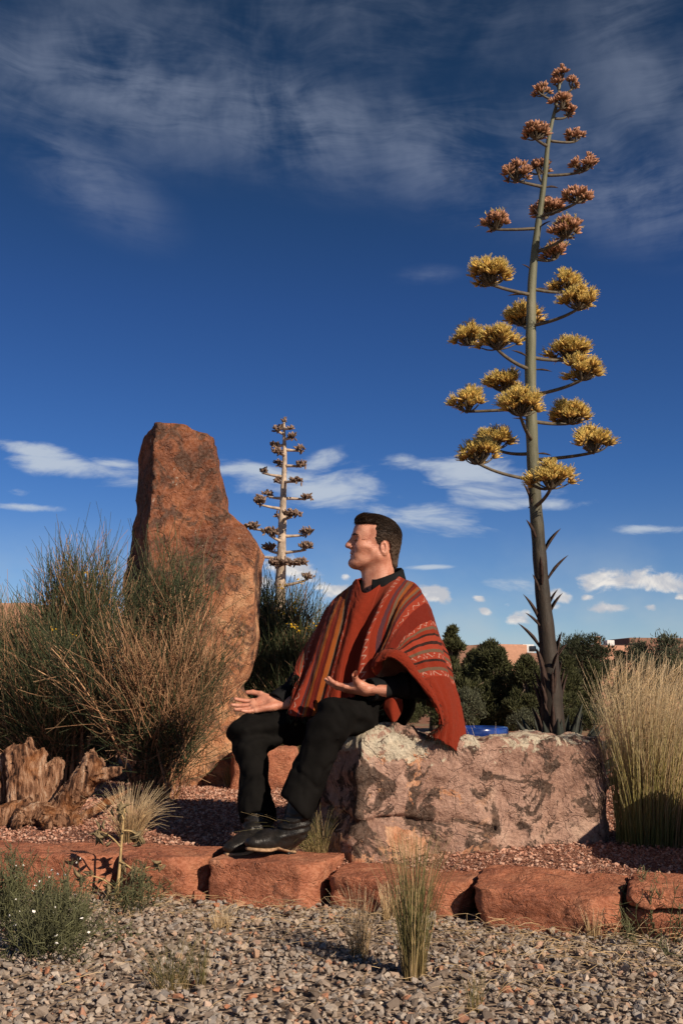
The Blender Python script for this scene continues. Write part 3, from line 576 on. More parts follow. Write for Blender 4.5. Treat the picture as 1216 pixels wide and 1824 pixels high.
# head, in its own frame: x forward, y to his left, z up
def rotm(fwd, up):
    f = np.asarray(fwd, float); f /= np.linalg.norm(f); l = np.cross(up, f); l /= np.linalg.norm(l); u = np.cross(f, l); return np.stack([f, l, u], 1)
HO = at(667, 967, 4.335); th = R(7); fy = R(9)
HM = rotm((-math.cos(fy) * math.cos(th), -math.sin(fy) * math.cos(th), math.sin(th)), (0.06, -0.05, 1.0))
def w2h(p): return (np.asarray(p) - HO) @ HM
def head_f(P):
    D = sdell(P, (-0.012, 0, 0.030), (0.098, 0.076, 0.086))
    D = smin(D, sdell(P, (0.036, 0, -0.030), (0.060, 0.061, 0.088)), 0.03)
    for s in (-1, 1):
        D = smin(D, sdcap(P, (-0.012, 0.051 * s, -0.058), (0.066, 0.020 * s, -0.098), 0.026, 0.023), 0.032)
        D = smin(D, sdell(P, (0.046, 0.049 * s, -0.034), (0.034, 0.021, 0.030)), 0.02)
        D = smin(D, sdell(P, (0.060, 0.038 * s, -0.028), (0.030, 0.024, 0.026)), 0.02)        # cheeks
        D = smin(D, sdell(P, (0.066, 0.030 * s, -0.066), (0.026, 0.020, 0.022)), 0.015)
    for s in (-1, 1):
        D = smax(D, -sdell(P, (0.048, 0.075 * s, -0.062), (0.020, 0.009, 0.018)), 0.022)      # hollow below the cheekbone
        D = smax(D, -sdell(P, (0.052, 0.082 * s, 0.036), (0.024, 0.014, 0.022)), 0.02)        # temple
    D = smin(D, sdell(P, (0.080, 0, -0.103), (0.024, 0.026, 0.019)), 0.02)                    # chin
    D = smin(D, sdell(P, (0.062, 0, 0.044), (0.036, 0.054, 0.044)), 0.025)                    # forehead
    D = smin(D, sdcap(P, (0.083, -0.032, 0.018), (0.083, 0.032, 0.018), 0.0115, 0.0115), 0.022)
    for s in (-1, 1):
        D = smax(D, -sdell(P, (0.105, 0.031 * s, -0.001), (0.023, 0.020, 0.0125)), 0.012)       # sockets
        D = smin(D, sdell(P, (0.075, 0.031 * s, -0.002), (0.0155, 0.0165, 0.0105)), 0.006)     # lidded eyes
        D = smax(D, -sdell(P, (0.094, 0.031 * s, -0.0045), (0.016, 0.0175, 0.0030)), 0.0015)    # squinting slit
        D = smin(D, sdcap(P, (0.086, 0.016 * s, 0.013), (0.076, 0.047 * s, 0.012), 0.0035, 0.0025), 0.009)   # brow
    D = smin(D, sdcap(P, (0.0915, 0, 0.014), (0.1120, 0, -0.022), 0.0100, 0.0125), 0.014)        # nose
    D = smin(D, sdell(P, (0.114, 0, -0.030), (0.0145, 0.0125, 0.011)), 0.008)
    for s in (-1, 1): D = smin(D, sdell(P, (0.100, 0.0135 * s, -0.034), (0.012, 0.0085, 0.0085)), 0.006)
    D = smin(D, sdell(P, (0.086, 0, -0.055), (0.014, 0.024, 0.014)), 0.012)                    # lips
    D = smin(D, sdell(P, (0.0925, 0, -0.0600), (0.0095, 0.020, 0.0048)), 0.006)
    D = smin(D, sdell(P, (0.0905, 0, -0.0715), (0.0095, 0.018, 0.0058)), 0.006)
    D = smax(D, -sdell(P, (0.104, 0, -0.0655), (0.024, 0.028, 0.0026)), 0.003)
    for s in (-1, 1):
        D = smax(D, -sdcap(P, (0.096, 0.021 * s, -0.038), (0.082, 0.034 * s, -0.066), 0.0042, 0.0028), 0.007)   # smile fold
        for dz_ in (-0.010, -0.004, 0.002): D = smax(D, -sdcap(P, (0.066, 0.054 * s, -0.002 + dz_ * 0.4), (0.048, 0.0655 * s, -0.002 + dz_ * 1.6), 0.0018, 0.0012), 0.004)
        c, sn = math.cos(R(12)), math.sin(R(12)); M = np.array([[c, 0, sn], [0, 1, 0], [-sn, 0, c]])
        E = sdell(P, (-0.031, 0.0750 * s, -0.025), (0.0185, 0.0095, 0.0315), M)
        E = smax(E, -sdell(P, (-0.028, 0.0850 * s, -0.021), (0.0125, 0.0090, 0.0225), M), 0.0015)
        E = smin(E, sdell(P, (-0.024, 0.0765 * s, -0.026), (0.0055, 0.0055, 0.011)), 0.003)
        E = smin(E, sdcap(P, (-0.036, 0.0785 * s, -0.006), (-0.036, 0.0785 * s, -0.034), 0.003, 0.0025), 0.004)
        D = smin(D, E, 0.006)
    D = smin(D, sdcap(P, (-0.030, 0, -0.045), (-0.048, 0, -0.215), 0.060, 0.066), 0.025)       # neck
    D = smin(D, sdcap(P, (0.012, 0, -0.115), (0.0, 0, -0.21), 0.026, 0.030), 0.03)
    for s in (-1, 1): D = smin(D, sdcap(P, (-0.045, 0.05 * s, -0.06), (0.005, 0.014 * s, -0.205), 0.014, 0.012), 0.02)
    return D
gr = grid((-0.125, -0.10, -0.225), (0.142, 0.10, 0.13), 0.0030)
hv, hf = surfnet(head_f(gr[0]), gr); HL = hv.copy(); hv = hv @ HM.T + HO
def face_x(y, z):
    k = HL[:, 0] > 0.03; B_ = HL[k]; return np.array([B_[np.argsort((B_[:, 1] - a) ** 2 + (B_[:, 2] - c) ** 2)[:6], 0].max() for a, c in zip(y, z)])
# a hand: x along the fingers, y towards the thumb, z out of the palm
def hand(o, X, Yt, curl, thumb, side_of=1, h=0.0024):
    X = np.asarray(X, float); X /= np.linalg.norm(X); Yt = np.asarray(Yt, float); Yt -= X * (X @ Yt); Yt /= np.linalg.norm(Yt); Z = np.cross(X, Yt) * side_of
    gr = grid((-0.075, -0.06, -0.04), (0.205, 0.085, 0.12), h); P = gr[0]
    D = smin(sdcap(P, (-0.08, 0.011, 0), (0.01, 0.014, 0), 0.020, 0.019), sdcap(P, (-0.08, -0.011, 0), (0.01, -0.014, 0), 0.020, 0.018), 0.02)
    mc = [(0.090, 0.031, 0.002), (0.095, 0.0095, 0.0), (0.090, -0.0125, 0.0005), (0.081, -0.032, 0.003)]
    for c in mc: D = smin(D, sdcap(P, (0.008, c[1] * 0.5, 0), c, 0.0155, 0.0125), 0.016)
    D = smin(D, sdell(P, (0.036, 0.030, 0.009), (0.034, 0.018, 0.016)), 0.012)                # ball of the thumb
    D = smin(D, sdell(P, (0.036, -0.026, 0.007), (0.036, 0.014, 0.013)), 0.012)               # heel
    D = smax(D, -sdell(P, (0.060, 0.0, 0.030), (0.034, 0.024, 0.017)), 0.012)                 # hollow
    nails = []
    for c, L, a0, sp in zip(mc, (0.074, 0.082, 0.076, 0.060), curl, (0.10, 0.02, -0.07, -0.17)):
        p = np.array(c); a = 0.0; rr = (0.0100, 0.0092, 0.0084, 0.0072)
        for q, fr in enumerate((0.46, 0.30, 0.24)):
            a += a0[q]; d = np.array([math.cos(a) * math.cos(sp), math.cos(a) * math.sin(sp), math.sin(a)]); e = p + d * L * fr
            D = smin(D, sdcap(P, p, e, rr[q], rr[q + 1]), 0.0035); p = e
    p = np.array([0.022, 0.030, 0.006])
    for q, (e, ra, rb) in enumerate(zip(thumb, (0.0155, 0.0120, 0.0105), (0.0125, 0.0105, 0.0085))):
        e = np.array(e); D = smin(D, sdcap(P, p, e, ra, rb), 0.006 if q else 0.014); p = e
    # palm creases
    for a, b in (((0.082, 0.036, 0.013), (0.066, -0.034, 0.014)), ((0.074, 0.034, 0.012), (0.03, -0.006, 0.010))): D = smax(D, -sdcap(P, a, b, 0.0014, 0.0010), 0.002)
    V, F = surfnet(D, gr); M = np.stack([X, Yt, Z], 1)
    if np.linalg.det(M) < 0: F = F[:, ::-1]
    return V @ M.T + np.asarray(o), F
rhv, rhf = hand(J['wrR'], (-1.0, -0.10, -0.10), (0.05, 0.80, 0.62), [(0.10, 0.16, 0.12), (0.02, 0.12, 0.10), (-0.02, 0.14, 0.12), (0.06, 0.22, 0.18)], [(0.055, 0.056, 0.016), (0.086, 0.068, 0.020), (0.110, 0.070, 0.021)], -1)
lhv, lhf = hand(J['wrL'], (-1.0, 0.06, 0.05), (0.12, -0.93, 0.25), [(0.16, 0.34, 0.28), (0.18, 0.30, 0.24), (0.2, 0.34, 0.24), (0.30, 0.38, 0.28)], [(0.046, 0.056, 0.020), (0.052, 0.078, 0.034), (0.046, 0.092, 0.046)], 1)
# torso and limbs under the clothes, one surface
gr = grid((-0.62, 3.75, 0.24), (0.55, 4.72, 1.27), 0.0125); P = gr[0]
D = sdell(P, J['pel'], (0.145, 0.11, 0.11)); D = smin(D, sdcap(P, J['pel'], J['che'], 0.115, 0.12), 0.06); D = smin(D, sdcap(P, J['che'], J['nck'], 0.115, 0.052), 0.05)
for s in 'LR':
    D = smin(D, sdcap(P, J['nck'] - np.array([0, 0, 0.05], np.float32), J['sh' + s] - np.array([0, 0, 0.03], np.float32), 0.05, 0.045), 0.05)
    D = smin(D, sdcap(P, J['sh' + s] - np.array([0, 0, 0.03], np.float32), J['el' + s], 0.046, 0.036), 0.03); D = smin(D, sdcap(P, J['el' + s], J['wr' + s], 0.034, 0.022), 0.02)
    D = smin(D, sdcap(P, J['hip' + s], J['knee' + s], 0.075, 0.05), 0.04); D = smin(D, sdcap(P, J['knee' + s], J['ank' + s] + np.array([0, 0, 0.03], np.float32), 0.045, 0.028), 0.03)
bv, bf = surfnet(D, gr)
V, F, _ = join([(hv, hf, {}), (rhv, rhf, {}), (lhv, lhf, {}), (bv, bf, {})])
mk('body', V, F, MT['skin'], man, loc=HO)

# hair: short, combed back, with a raised front
hair_poly = [(0.093, 0.060), (0.118, 0.072), (0.115, 0.15), (-0.2, 0.15), (-0.2, -0.10), (-0.088, -0.094), (-0.068, -0.055), (-0.058, -0.010), (-0.042, 0.012), (-0.024, 0.006), (-0.016, -0.012), (-0.003, -0.010), (0.012, 0.030), (0.016, 0.050), (0.012, 0.078), (0.050, 0.079)]
def hair_f(P):
    D = sdell(P, (-0.013, 0, 0.030), (0.1020, 0.0800, 0.0905))
    D = smin(D, sdcap(P, (-0.052, 0, -0.03), (-0.060, 0, -0.085), 0.060, 0.052), 0.03)
    D = smin(D, sdell(P, (0.042, 0.0, 0.086), (0.056, 0.056, 0.028)), 0.03)
    D = smin(D, sdell(P, (0.070, 0.008, 0.088), (0.027, 0.042, 0.020)), 0.015)
    c = sdpoly(P[:, 0] + 0.006 * fbm(P, 70, 2), P[:, 2] + 0.005 * fbm(P + 3, 70, 2), hair_poly)
    D = smax(D, c, 0.010)
    return D - 0.0022 * fbm(P, (22, 150, 110), 2, 0.55, True) + 0.001
gr = grid((-0.135, -0.10, -0.11), (0.125, 0.10, 0.145), 0.0032)
V, F = surfnet(field(gr, hair_f, 0.03), gr); HV = V
hair = mk('hair', V @ HM.T + HO, F, MT['hair'], man, loc=HO)
cen = np.array([-0.013, 0, 0.02]); k = rng.choice(len(HV), 5200); p = HV[k]; nn = (p - cen) / np.array([0.0108, 0.0067, 0.0092]); nn /= np.linalg.norm(nn, axis=1)[:, None]; k = (np.abs(p[:, 1]) > 0.02) | (p[:, 2] > 0.05) | (p[:, 0] < -0.05); p, nn = p[k], nn[k]
dd = np.array([-1.0, 0, -0.15]) * np.clip((p[:, 0:1] + 0.10) / 0.06, 0, 1) + np.array([-0.15, 0, -1.0]) * np.clip(1.1 - (p[:, 0:1] + 0.10) / 0.06, 0, 1) + rng.normal(size=p.shape) * 0.16; dd -= nn * (dd * nn).sum(1)[:, None]; dd /= np.linalg.norm(dd, axis=1)[:, None]
ln = np.where(p[:, 2:3] > 0.06, 0.026, 0.013)
a = p + nn * 0.0005; b = a + dd * ln * 0.5 + nn * 0.0022; c = a + dd * ln - nn * 0.0015
V, F, A = strands(a @ HM.T + HO, b @ HM.T + HO, c @ HM.T + HO, 0.0008, 0.0003, 3)
mk('hair_strands', V, F, MT['hair'], hair, attrs=A)
k = np.where(sdpoly(HV[:, 0].astype(np.float32), HV[:, 2].astype(np.float32), hair_poly) > -0.010)[0]; k = rng.choice(k, 1500); p = HV[k]; d = np.stack([0.15 + 0 * k, 0 * k, -0.8 + 0 * k], 1) + rng.normal(size=p.shape) * 0.35; d[p[:, 0] < -0.02] += np.array([-0.3, 0, -0.2]); d[:, 1] *= 0.4; d /= np.linalg.norm(d, axis=1)[:, None]; ln = rng.uniform(0.003, 0.010, (len(p), 1))
V, F, A = strands(p @ HM.T + HO, (p + d * ln * 0.5) @ HM.T + HO, (p + d * ln) @ HM.T + HO, 0.0006, 0.0002, 2); mk('hairline', V, F, MT['hair'], hair, attrs=A)

for s in (-1, 1):
    n = 75; t = rng.random(n); yb = (0.013 + 0.038 * t) * s; zb = 0.0165 + 0.006 * np.sin(t * 2.6) + rng.normal(size=n) * 0.0022; a = np.stack([face_x(yb, zb) + 0.0006, yb, zb], 1); d = np.stack([-0.25 - 0.4 * t, 0.8 * s + 0 * t, 0.25 - 0.5 * t], 1) + rng.normal(size=(n, 3)) * 0.2; o_ = np.stack([1 - 0.6 * t, 0.6 * t * s, 0.2 + 0 * t], 1)
    V, F, A = strands(a @ HM.T + HO, (a + d * 0.005 + o_ * 0.0025) @ HM.T + HO, (a + d * 0.010 + o_ * 0.001) @ HM.T + HO, 0.0007, 0.0003, 2); mk('eyebrow', V, F, MT['hair'], man, attrs=A, loc=HO)
    t = np.linspace(0, 1, 40); yb = (0.0165 + 0.0315 * t) * s; zb = -0.0028 + 0.0024 * np.sin(t * 3.1); a = np.stack([face_x(yb, zb) - 0.0006, yb, zb], 1); e = a + np.array([0.0035, 0.0015 * s, -0.0030])
    V, F, A = strands(a @ HM.T + HO, ((a + e) / 2) @ HM.T + HO, e @ HM.T + HO, 0.0009, 0.0006, 1); mk('eyelashes', V, F, MT['hair'], man, attrs=A, loc=HO)

# trousers
def trouser_f(P):
    D = sdell(P, J['pel'] - np.array([0, 0, 0.02], np.float32), (0.165, 0.135, 0.115))
    out = None
    for s in 'LR':
        hp, kn, hm = J['hip' + s], J['knee' + s], J['hem' + s]
        e = kn + (hm - kn) * 1.25
        L = sdcap(P, hp, kn, 0.100, 0.080); sh = sdcap(P, kn, e, 0.079, 0.074 if s == 'L' else 0.070)
        L = smin(L, sh, 0.035)
        ax = (hm - kn) / np.linalg.norm(hm - kn); cut = (P - hm) @ (ax + np.array([-0.42, 0, 0] if s == 'L' else [-0.08, 0, 0], np.float32)).astype(np.float32)
        L = smax(L, cut, 0.006)
        t = (P - kn) @ ax; u = (P - hp) @ ((kn - hp) / np.linalg.norm(kn - hp))
        # drag folds: rings behind the knee, long pulls down the shin, creases at the lap
        L = L + 0.0105 * np.sin(t * 55 + 5 * fbm(P, 6, 2)) * np.exp(-(t / 0.10) ** 2) + 0.0085 * fbm(P, (16, 16, 3.5), 2, 0.5, True, 4) * np.clip(t * 5, 0, 1)
        L = L + 0.008 * np.sin(u * 48 + 6 * fbm(P, 5, 2)) * np.exp(-((u - 0.10) / 0.10) ** 2) + 0.013 * fbm(P, 7, 3) + 0.007 * np.clip(1 - np.abs(fbm(P + P[:, [2, 0, 1]] * 0.8, 8, 2)) * 5, 0, 1)
        out = L if out is None else smin(out, L, 0.012)
    return smin(out, D, 0.04)
gr = grid((-0.58, 3.77, 0.16), (0.42, 4.70, 0.86), 0.0085)
V, F = surfnet(field(gr, trouser_f, 0.05), gr); mk('trousers', V, F, MT['trousers'], man, loc=J['pel'])

# shirt sleeves, cuffs and collar
def sleeve(s):
    sh, el, wr = J['sh' + s] - np.array([0, 0, 0.02], np.float32), J['el' + s], J['wr' + s]; ax = (wr - el) / np.linalg.norm(wr - el); end = wr - ax * 0.018
    lo = np.minimum(np.minimum(sh, el), wr) - 0.10; hi = np.maximum(np.maximum(sh, el), wr) + 0.10; gr = grid(lo, hi, 0.0065)
    def f(P):
        t = (P - el) @ ax
        D = smin(sdcap(P, sh, el, 0.062, 0.056), sdcap(P, el, end, 0.056, 0.043), 0.03)
        D = D + 0.006 * np.sin(t * 75 + 6 * fbm(P, 7, 2)) * np.exp(-((t - 0.10) / 0.11) ** 2) + 0.010 * fbm(P, 9, 3)
        D = smax(D, (P - end) @ ax, 0.004)
        return smin(D, smax(np.abs(sdcap(P, el, wr, 0.047, 0.0415)) - 0.004, np.abs((P - end) @ ax + 0.018) - 0.030, 0.003), 0.004)
    return surfnet(field(gr, f, 0.04), gr)
shirt = None
for s in 'LR':
    V, F = sleeve(s); mk('shirt_sleeve', V, F, MT['shirt'], man, loc=J['el' + s])
def collar():
    # a folded band: stand inside, leaf turned down outside, open at the throat
    nb = w2h(at(676, 1036, 4.345)); n = 72; ang = np.linspace(-2.72, 2.72, n)         # 0 = back of the neck
    prof = [(0.000, -0.040), (0.001, -0.010), (0.003, 0.014), (0.008, 0.019), (0.014, 0.012), (0.019, -0.010), (0.024, -0.028)]
    c0 = at(681, 1034, 4.345); fx = np.array([-0.80, -0.60, 0]); lx = np.array([0.60, -0.80, 0]); V = []
    for k, a in enumerate(ang):
        fr = (1 - math.cos(a)) / 2; d = -fx * math.cos(a) * 0.080 + lx * math.sin(a) * 0.071
        dirn = d / np.linalg.norm(d); base = c0 + d + np.array([0, 0, 0.040 - 0.072 * fr])
        tip = 1 + 0.9 * max(0, (abs(a) - 2.1) / 0.6) ** 1.5                                # collar points
        for (o, z_) in prof: V.append(base + dirn * o * 1.0 + np.array([0, 0, z_ * (tip if o > 0.01 else 1)]) + np.array([0, 0, 0.003 * math.sin(a * 9)]) * (o > 0.015))
    m_ = len(prof); i = (np.arange(n - 1) * m_)[:, None]; j = np.arange(m_ - 1)[None]
    return np.array(V), np.stack([i + j, i + j + 1, i + m_ + j + 1, i + m_ + j], -1).reshape(-1, 4)
V, F = collar(); o = mk('shirt_collar', V, F, MT['shirt'], man, loc=at(681, 1034, 4.345))
sm = o.modifiers.new('thickness', 'SOLIDIFY'); sm.thickness = 0.003
# shirt front in the neck opening
gr = grid(J['nck'] - 0.16, J['nck'] + 0.12, 0.008)
V, F = surfnet(smax(sdcap(gr[0], J['nck'] - np.array([0.02, 0.02, 0.14], np.float32), J['nck'] + np.array([-0.012, -0.012, -0.010], np.float32), 0.125, 0.080), (gr[0] - J['nck']) @ np.array([-0.45, -0.34, 0.83], np.float32) - 0.024, 0.01), gr)
mk('shirt_front', V, F, MT['shirt'], man, loc=J['nck'])
bt = at(657, 1034, 4.252)
for p in (at(653.5, 1049, 4.222),):
    bm = bmesh.new(); bmesh.ops.create_cone(bm, cap_ends=True, segments=10, radius1=0.0045, radius2=0.0038, depth=0.003); V = np.array([v.co[:] for v in bm.verts]); F = [[v.index for v in f.verts] for f in bm.faces]; bm.free()
    M = rotm((-0.6, -0.78, 0.15), (0, 0, 1)); V = np.stack([V[:, 2], V[:, 0], V[:, 1]], 1) @ M.T + p
    mk('button', V, [np.array([f for f in F if len(f) == 4]), np.array([f for f in F if len(f) == 10])], MT['shirt'], o)

# boots
def boot(ank, heel, toe, s):
    kdir = J['knee' + s] - ank; kdir = kdir / np.linalg.norm(kdir)
    x = (toe - heel); Lf = np.linalg.norm(x); x /= Lf; M = rotm(x, (0.0, 0.0, 1.0)) ; O = heel; k = Lf / 0.29
    a = (ank - O) @ M
    gr = grid((-0.09, -0.11, -0.01), (0.31 * k, 0.11, 0.29), 0.0058); P = gr[0]
    def up_f(P):
        sh_top = a + (kdir @ M) * 0.13
        D = sdcap(P, (0.038 * k, 0, 0.055), a, 0.041, 0.046); D = smin(D, sdcap(P, a, sh_top, 0.051, 0.060), 0.03)
        D = smin(D, sdcap(P, (0.045 * k, 0, 0.060), (0.16 * k, 0, 0.050), 0.040, 0.040), 0.035)
        D = smin(D, sdell(P, (0.195 * k, 0, 0.042), (0.082 * k, 0.046, 0.030)), 0.03)
        D = smin(D, sdell(P, (0.252 * k, 0, 0.034), (0.036 * k, 0.029, 0.019)), 0.03)
        D = smax(D, 0.021 - P[:, 2] + 0.011 * np.clip((P[:, 0] - 0.12) / 0.1, -0.6, 0), 0.006)
        t = P[:, 2] - 0.105
        return D + 0.0045 * np.sin((P[:, 2] + 0.4 * P[:, 0]) * 190 + 5 * fbm(P, 12, 2)) * np.exp(-(t / 0.045) ** 2) + 0.003 * fbm(P, 22, 2)
    V, F = surfnet(field(gr, up_f, 0.03), gr); up = mk('boot', V @ M.T + O, F, MT['leather'], man, loc=O)
    pl = [(-0.012, -0.028), (0.04, -0.033), (0.10 * k, -0.030), (0.17 * k, -0.047), (0.225 * k, -0.043), (0.270 * k, -0.022), (0.288 * k, 0.0), (0.270 * k, 0.022), (0.225 * k, 0.041), (0.17 * k, 0.045), (0.10 * k, 0.028), (0.04, 0.032), (-0.012, 0.028), (-0.026, 0)]
    D2 = sdpoly(P[:, 0], P[:, 1], pl) - 0.004; zc = 0.016 + 0.004 * np.clip((P[:, 0] - 0.2) / 0.08, 0, 1) + 0.012 * np.exp(-((P[:, 0] - 0.085) / 0.05) ** 2)
    V, F = surfnet(smax(D2, np.abs(P[:, 2] - zc) - 0.0065, 0.003), gr); so_ = mk('sole', V @ M.T + O, F, MT['sole'], up)
    D = smax(smax(D2, P[:, 0] - 0.045 * k, 0.003), np.abs(P[:, 2] - 0.008) - 0.012, 0.003); V, F = surfnet(D, gr); mk('heel', V @ M.T + O, F, MT['leather'], up)
boot(J['ankL'], np.array([*at(512, 1521, 3.965)[:2], 0.138]), at(440, 1508, 3.795) + np.array([0, 0, -0.024]), 'L')
boot(J['ankR'], np.array([*at(478, 1510, 4.06)[:2], 0.134]), np.array([*at(402, 1521, 3.90)[:2], 0.136]), 'R')

# poncho: a sheet with a neck slit; rows run from the front hem over the shoulder line to the back hem
rows = 9
ctrl = {   # column: front hem, three front rows, shoulder line (front side), shoulder line (back side), three back rows
 -7: [(521, 1211, 4.255), (521, 1205, 4.31), (523, 1198, 4.38), (526, 1190, 4.44), (532, 1184, 4.50), None, (542, 1196, 4.56), (552, 1225, 4.60), (560, 1265, 4.62)],
 -6: [(529, 1216, 4.225), (537, 1190, 4.275), (547, 1160, 4.33), (556, 1135, 4.39), (567, 1112, 4.48), None, (572, 1135, 4.57), (575, 1180, 4.62), (580, 1255, 4.63)],
 -5: [(516, 1273, 4.185), (551, 1190, 4.225), (570, 1135, 4.28), (580, 1105, 4.35), (590, 1073, 4.47), None, (597, 1105, 4.58), (598, 1170, 4.63), (602, 1250, 4.64)],
 -4: [(537, 1277, 4.165), (564, 1190, 4.20), (583, 1128, 4.245), (596, 1090, 4.32), (608, 1056, 4.45), None, (617, 1085, 4.57), (620, 1150, 4.62), (625, 1245, 4.63)],
 -3: [(561, 1274, 4.140), (584, 1190, 4.165), (602, 1122, 4.205), (613, 1080, 4.275), (625, 1043, 4.40), None, (640, 1070, 4.53), (645, 1140, 4.60), (650, 1240, 4.62)],
 -2: [(586, 1270, 4.115), (602, 1190, 4.145), (618, 1118, 4.185), (627, 1072, 4.235), (636, 1032, 4.325), None, (660, 1052, 4.50), (668, 1130, 4.59), (675, 1240, 4.61)],
  0: [(612, 1262, 4.085), (622, 1185, 4.120), (635, 1118, 4.165), (643, 1085, 4.190), (650, 1057, 4.218), (699, 1021, 4.440), (700, 1050, 4.49), (708, 1130, 4.58), (712, 1240, 4.60)],
  2: [(640, 1240, 4.055), (650, 1175, 4.085), (664, 1112, 4.135), (680, 1066, 4.185), (700, 1027, 4.290), None, (735, 1052, 4.45), (748, 1130, 4.55), (755, 1245, 4.58)],
  3: [(655, 1205, 4.020), (668, 1155, 4.055), (684, 1105, 4.105), (702, 1064, 4.160), (724, 1034, 4.270), None, (748, 1058, 4.42), (764, 1140, 4.52), (772, 1255, 4.55)],
  4: [(664, 1190, 3.985), (682, 1146, 4.025), (700, 1106, 4.075), (720, 1074, 4.130), (746, 1050, 4.220), None, (760, 1075, 4.37), (778, 1150, 4.47), (788, 1265, 4.50)],
  5: [(674, 1178, 3.955), (694, 1152, 3.990), (714, 1126, 4.040), (736, 1102, 4.095), (760, 1085, 4.160), None, (772, 1100, 4.30), (788, 1165, 4.42), (800, 1272, 4.46)],
  6: [(694, 1170, 3.930), (712, 1158, 3.965), (732, 1146, 4.010), (752, 1136, 4.060), (774, 1132, 4.125), None, (786, 1145, 4.25), (800, 1190, 4.37), (809, 1282, 4.42)],
  7: [(737, 1203, 3.940), (747, 1199, 3.970), (759, 1196, 4.010), (774, 1194, 4.055), (792, 1196, 4.110), None, (802, 1207, 4.22), (812, 1235, 4.32), (818, 1298, 4.37)],
  8: [(786, 1283, 3.985), (788, 1278, 4.005), (792, 1274, 4.030), (798, 1271, 4.065), (808, 1272, 4.105), None, (819, 1284, 4.18), (826, 1299, 4.25), (829, 1312, 4.32)],
  9: [(763, 1309, 4.010), (772, 1313, 4.025), (783, 1318, 4.045), (797, 1327, 4.075), (813, 1338, 4.105), None, (825, 1346, 4.15), (832, 1350, 4.20), (833, 1340, 4.27)]}
keys = sorted(ctrl); PF, PB = [], []
for k in keys:
    r = [at(*q) if q else None for q in ctrl[k]]
    if r[5] is None: r[5] = r[4]
    PF.append(r[:5]); PB.append(r[5:])
PF, PB = np.array(PF), np.array(PB)
ridge = PF[:, 4].copy(); ridge[keys.index(0)] = (ridge[keys.index(-2)] + ridge[keys.index(2)]) / 2
us = np.concatenate([[0], np.cumsum(np.linalg.norm(np.diff(ridge, axis=0), axis=1))]); us -= us[keys.index(0)]
NU = 340; un = np.linspace(us[0], us[-1], NU)
def panel(PC, nv, flip):
    A_ = herm(us, PC, un)                                   # (NU, rows, 3)
    vv = np.linspace(0, PC.shape[1] - 1, nv)
    return np.moveaxis(herm(np.arange(PC.shape[1]), np.moveaxis(A_, 1, 0), vv), 0, 1)
NVF, NVB = 120, 60
Sf = panel(PF, NVF, False); Sb = panel(PB, NVB, True)
def fold(Sx, hem_first):
    n_u, n_v = Sx.shape[:2]; du = np.gradient(Sx, axis=0); dv = np.gradient(Sx, axis=1); N = np.cross(du, dv); N /= np.linalg.norm(N, axis=2, keepdims=True) + 1e-9
    h = np.linspace(1, 0, n_v) if hem_first else np.linspace(0, 1, n_v); U = un[:, None] * np.ones((1, n_v)); Hh = np.ones((n_u, 1)) * h
    lat = np.stack([U * 1.0, Hh * 0.6, 0 * U], -1).reshape(-1, 3)
    wob = fbm(lat, (2.2, 1.6, 1), 2).reshape(n_u, n_v)
    w_in = np.clip(Hh * 1.6, 0, 1)
    front = np.exp(-((U - 0.02) / 0.20) ** 2)
    dsp = w_in * (0.030 * np.exp(-((U - 0.165 + 0.03 * wob) / 0.026) ** 2) - 0.016 * np.exp(-((U - 0.105) / 0.03) ** 2) + 0.024 * np.exp(-((U + 0.150 + 0.03 * wob) / 0.024) ** 2) - 0.014 * np.exp(-((U + 0.215) / 0.025) ** 2)) + 0.017 * w_in * np.sin(U * 47 + 2.6 * wob) * front + 0.009 * w_in * np.sin(U * 31 + 3 * wob + 1.2) + 0.010 * fbm(lat, (9, 2.6, 1), 3).reshape(n_u, n_v) * w_in
    arm = np.clip((U - 0.30) / 0.1, 0, 1); dsp = dsp * (1 - 0.65 * arm) + arm * 0.008 * np.sin(Hh * 17 + 2.5 * wob + U * 4) * np.clip(1 - abs(Hh - 0.45), 0, 1) * np.clip(Hh * 6, 0, 1)
    dsp = dsp + 0.0016 * fbm(lat, (60, 40, 1), 2).reshape(n_u, n_v)
    return Sx - N * dsp[..., None] * (1 if hem_first else 1)
ridge_keep = Sf[:, -1].copy(); Sf = fold(Sf, True); Sb = fold(Sb, False)
mid_w = np.clip(np.linspace(0, 1, NVF) * 14 - 13, 0, 1)
def grid_mesh(Sx, voff, sgn):
    n_u, n_v = Sx.shape[:2]; V = Sx.reshape(-1, 3); i = np.arange(n_u - 1)[:, None] * n_v; j = np.arange(n_v - 1)[None]
    F = np.stack([i + j, i + n_v + j, i + n_v + j + 1, i + j + 1], -1).reshape(-1, 4)
    L = np.concatenate([np.zeros((n_u, 1)), np.cumsum(np.linalg.norm(np.diff(Sx, axis=1), axis=2), axis=1)], 1)
    return V, F, {'u': np.repeat(un, n_v), 'v': (voff + sgn * L).ravel()}
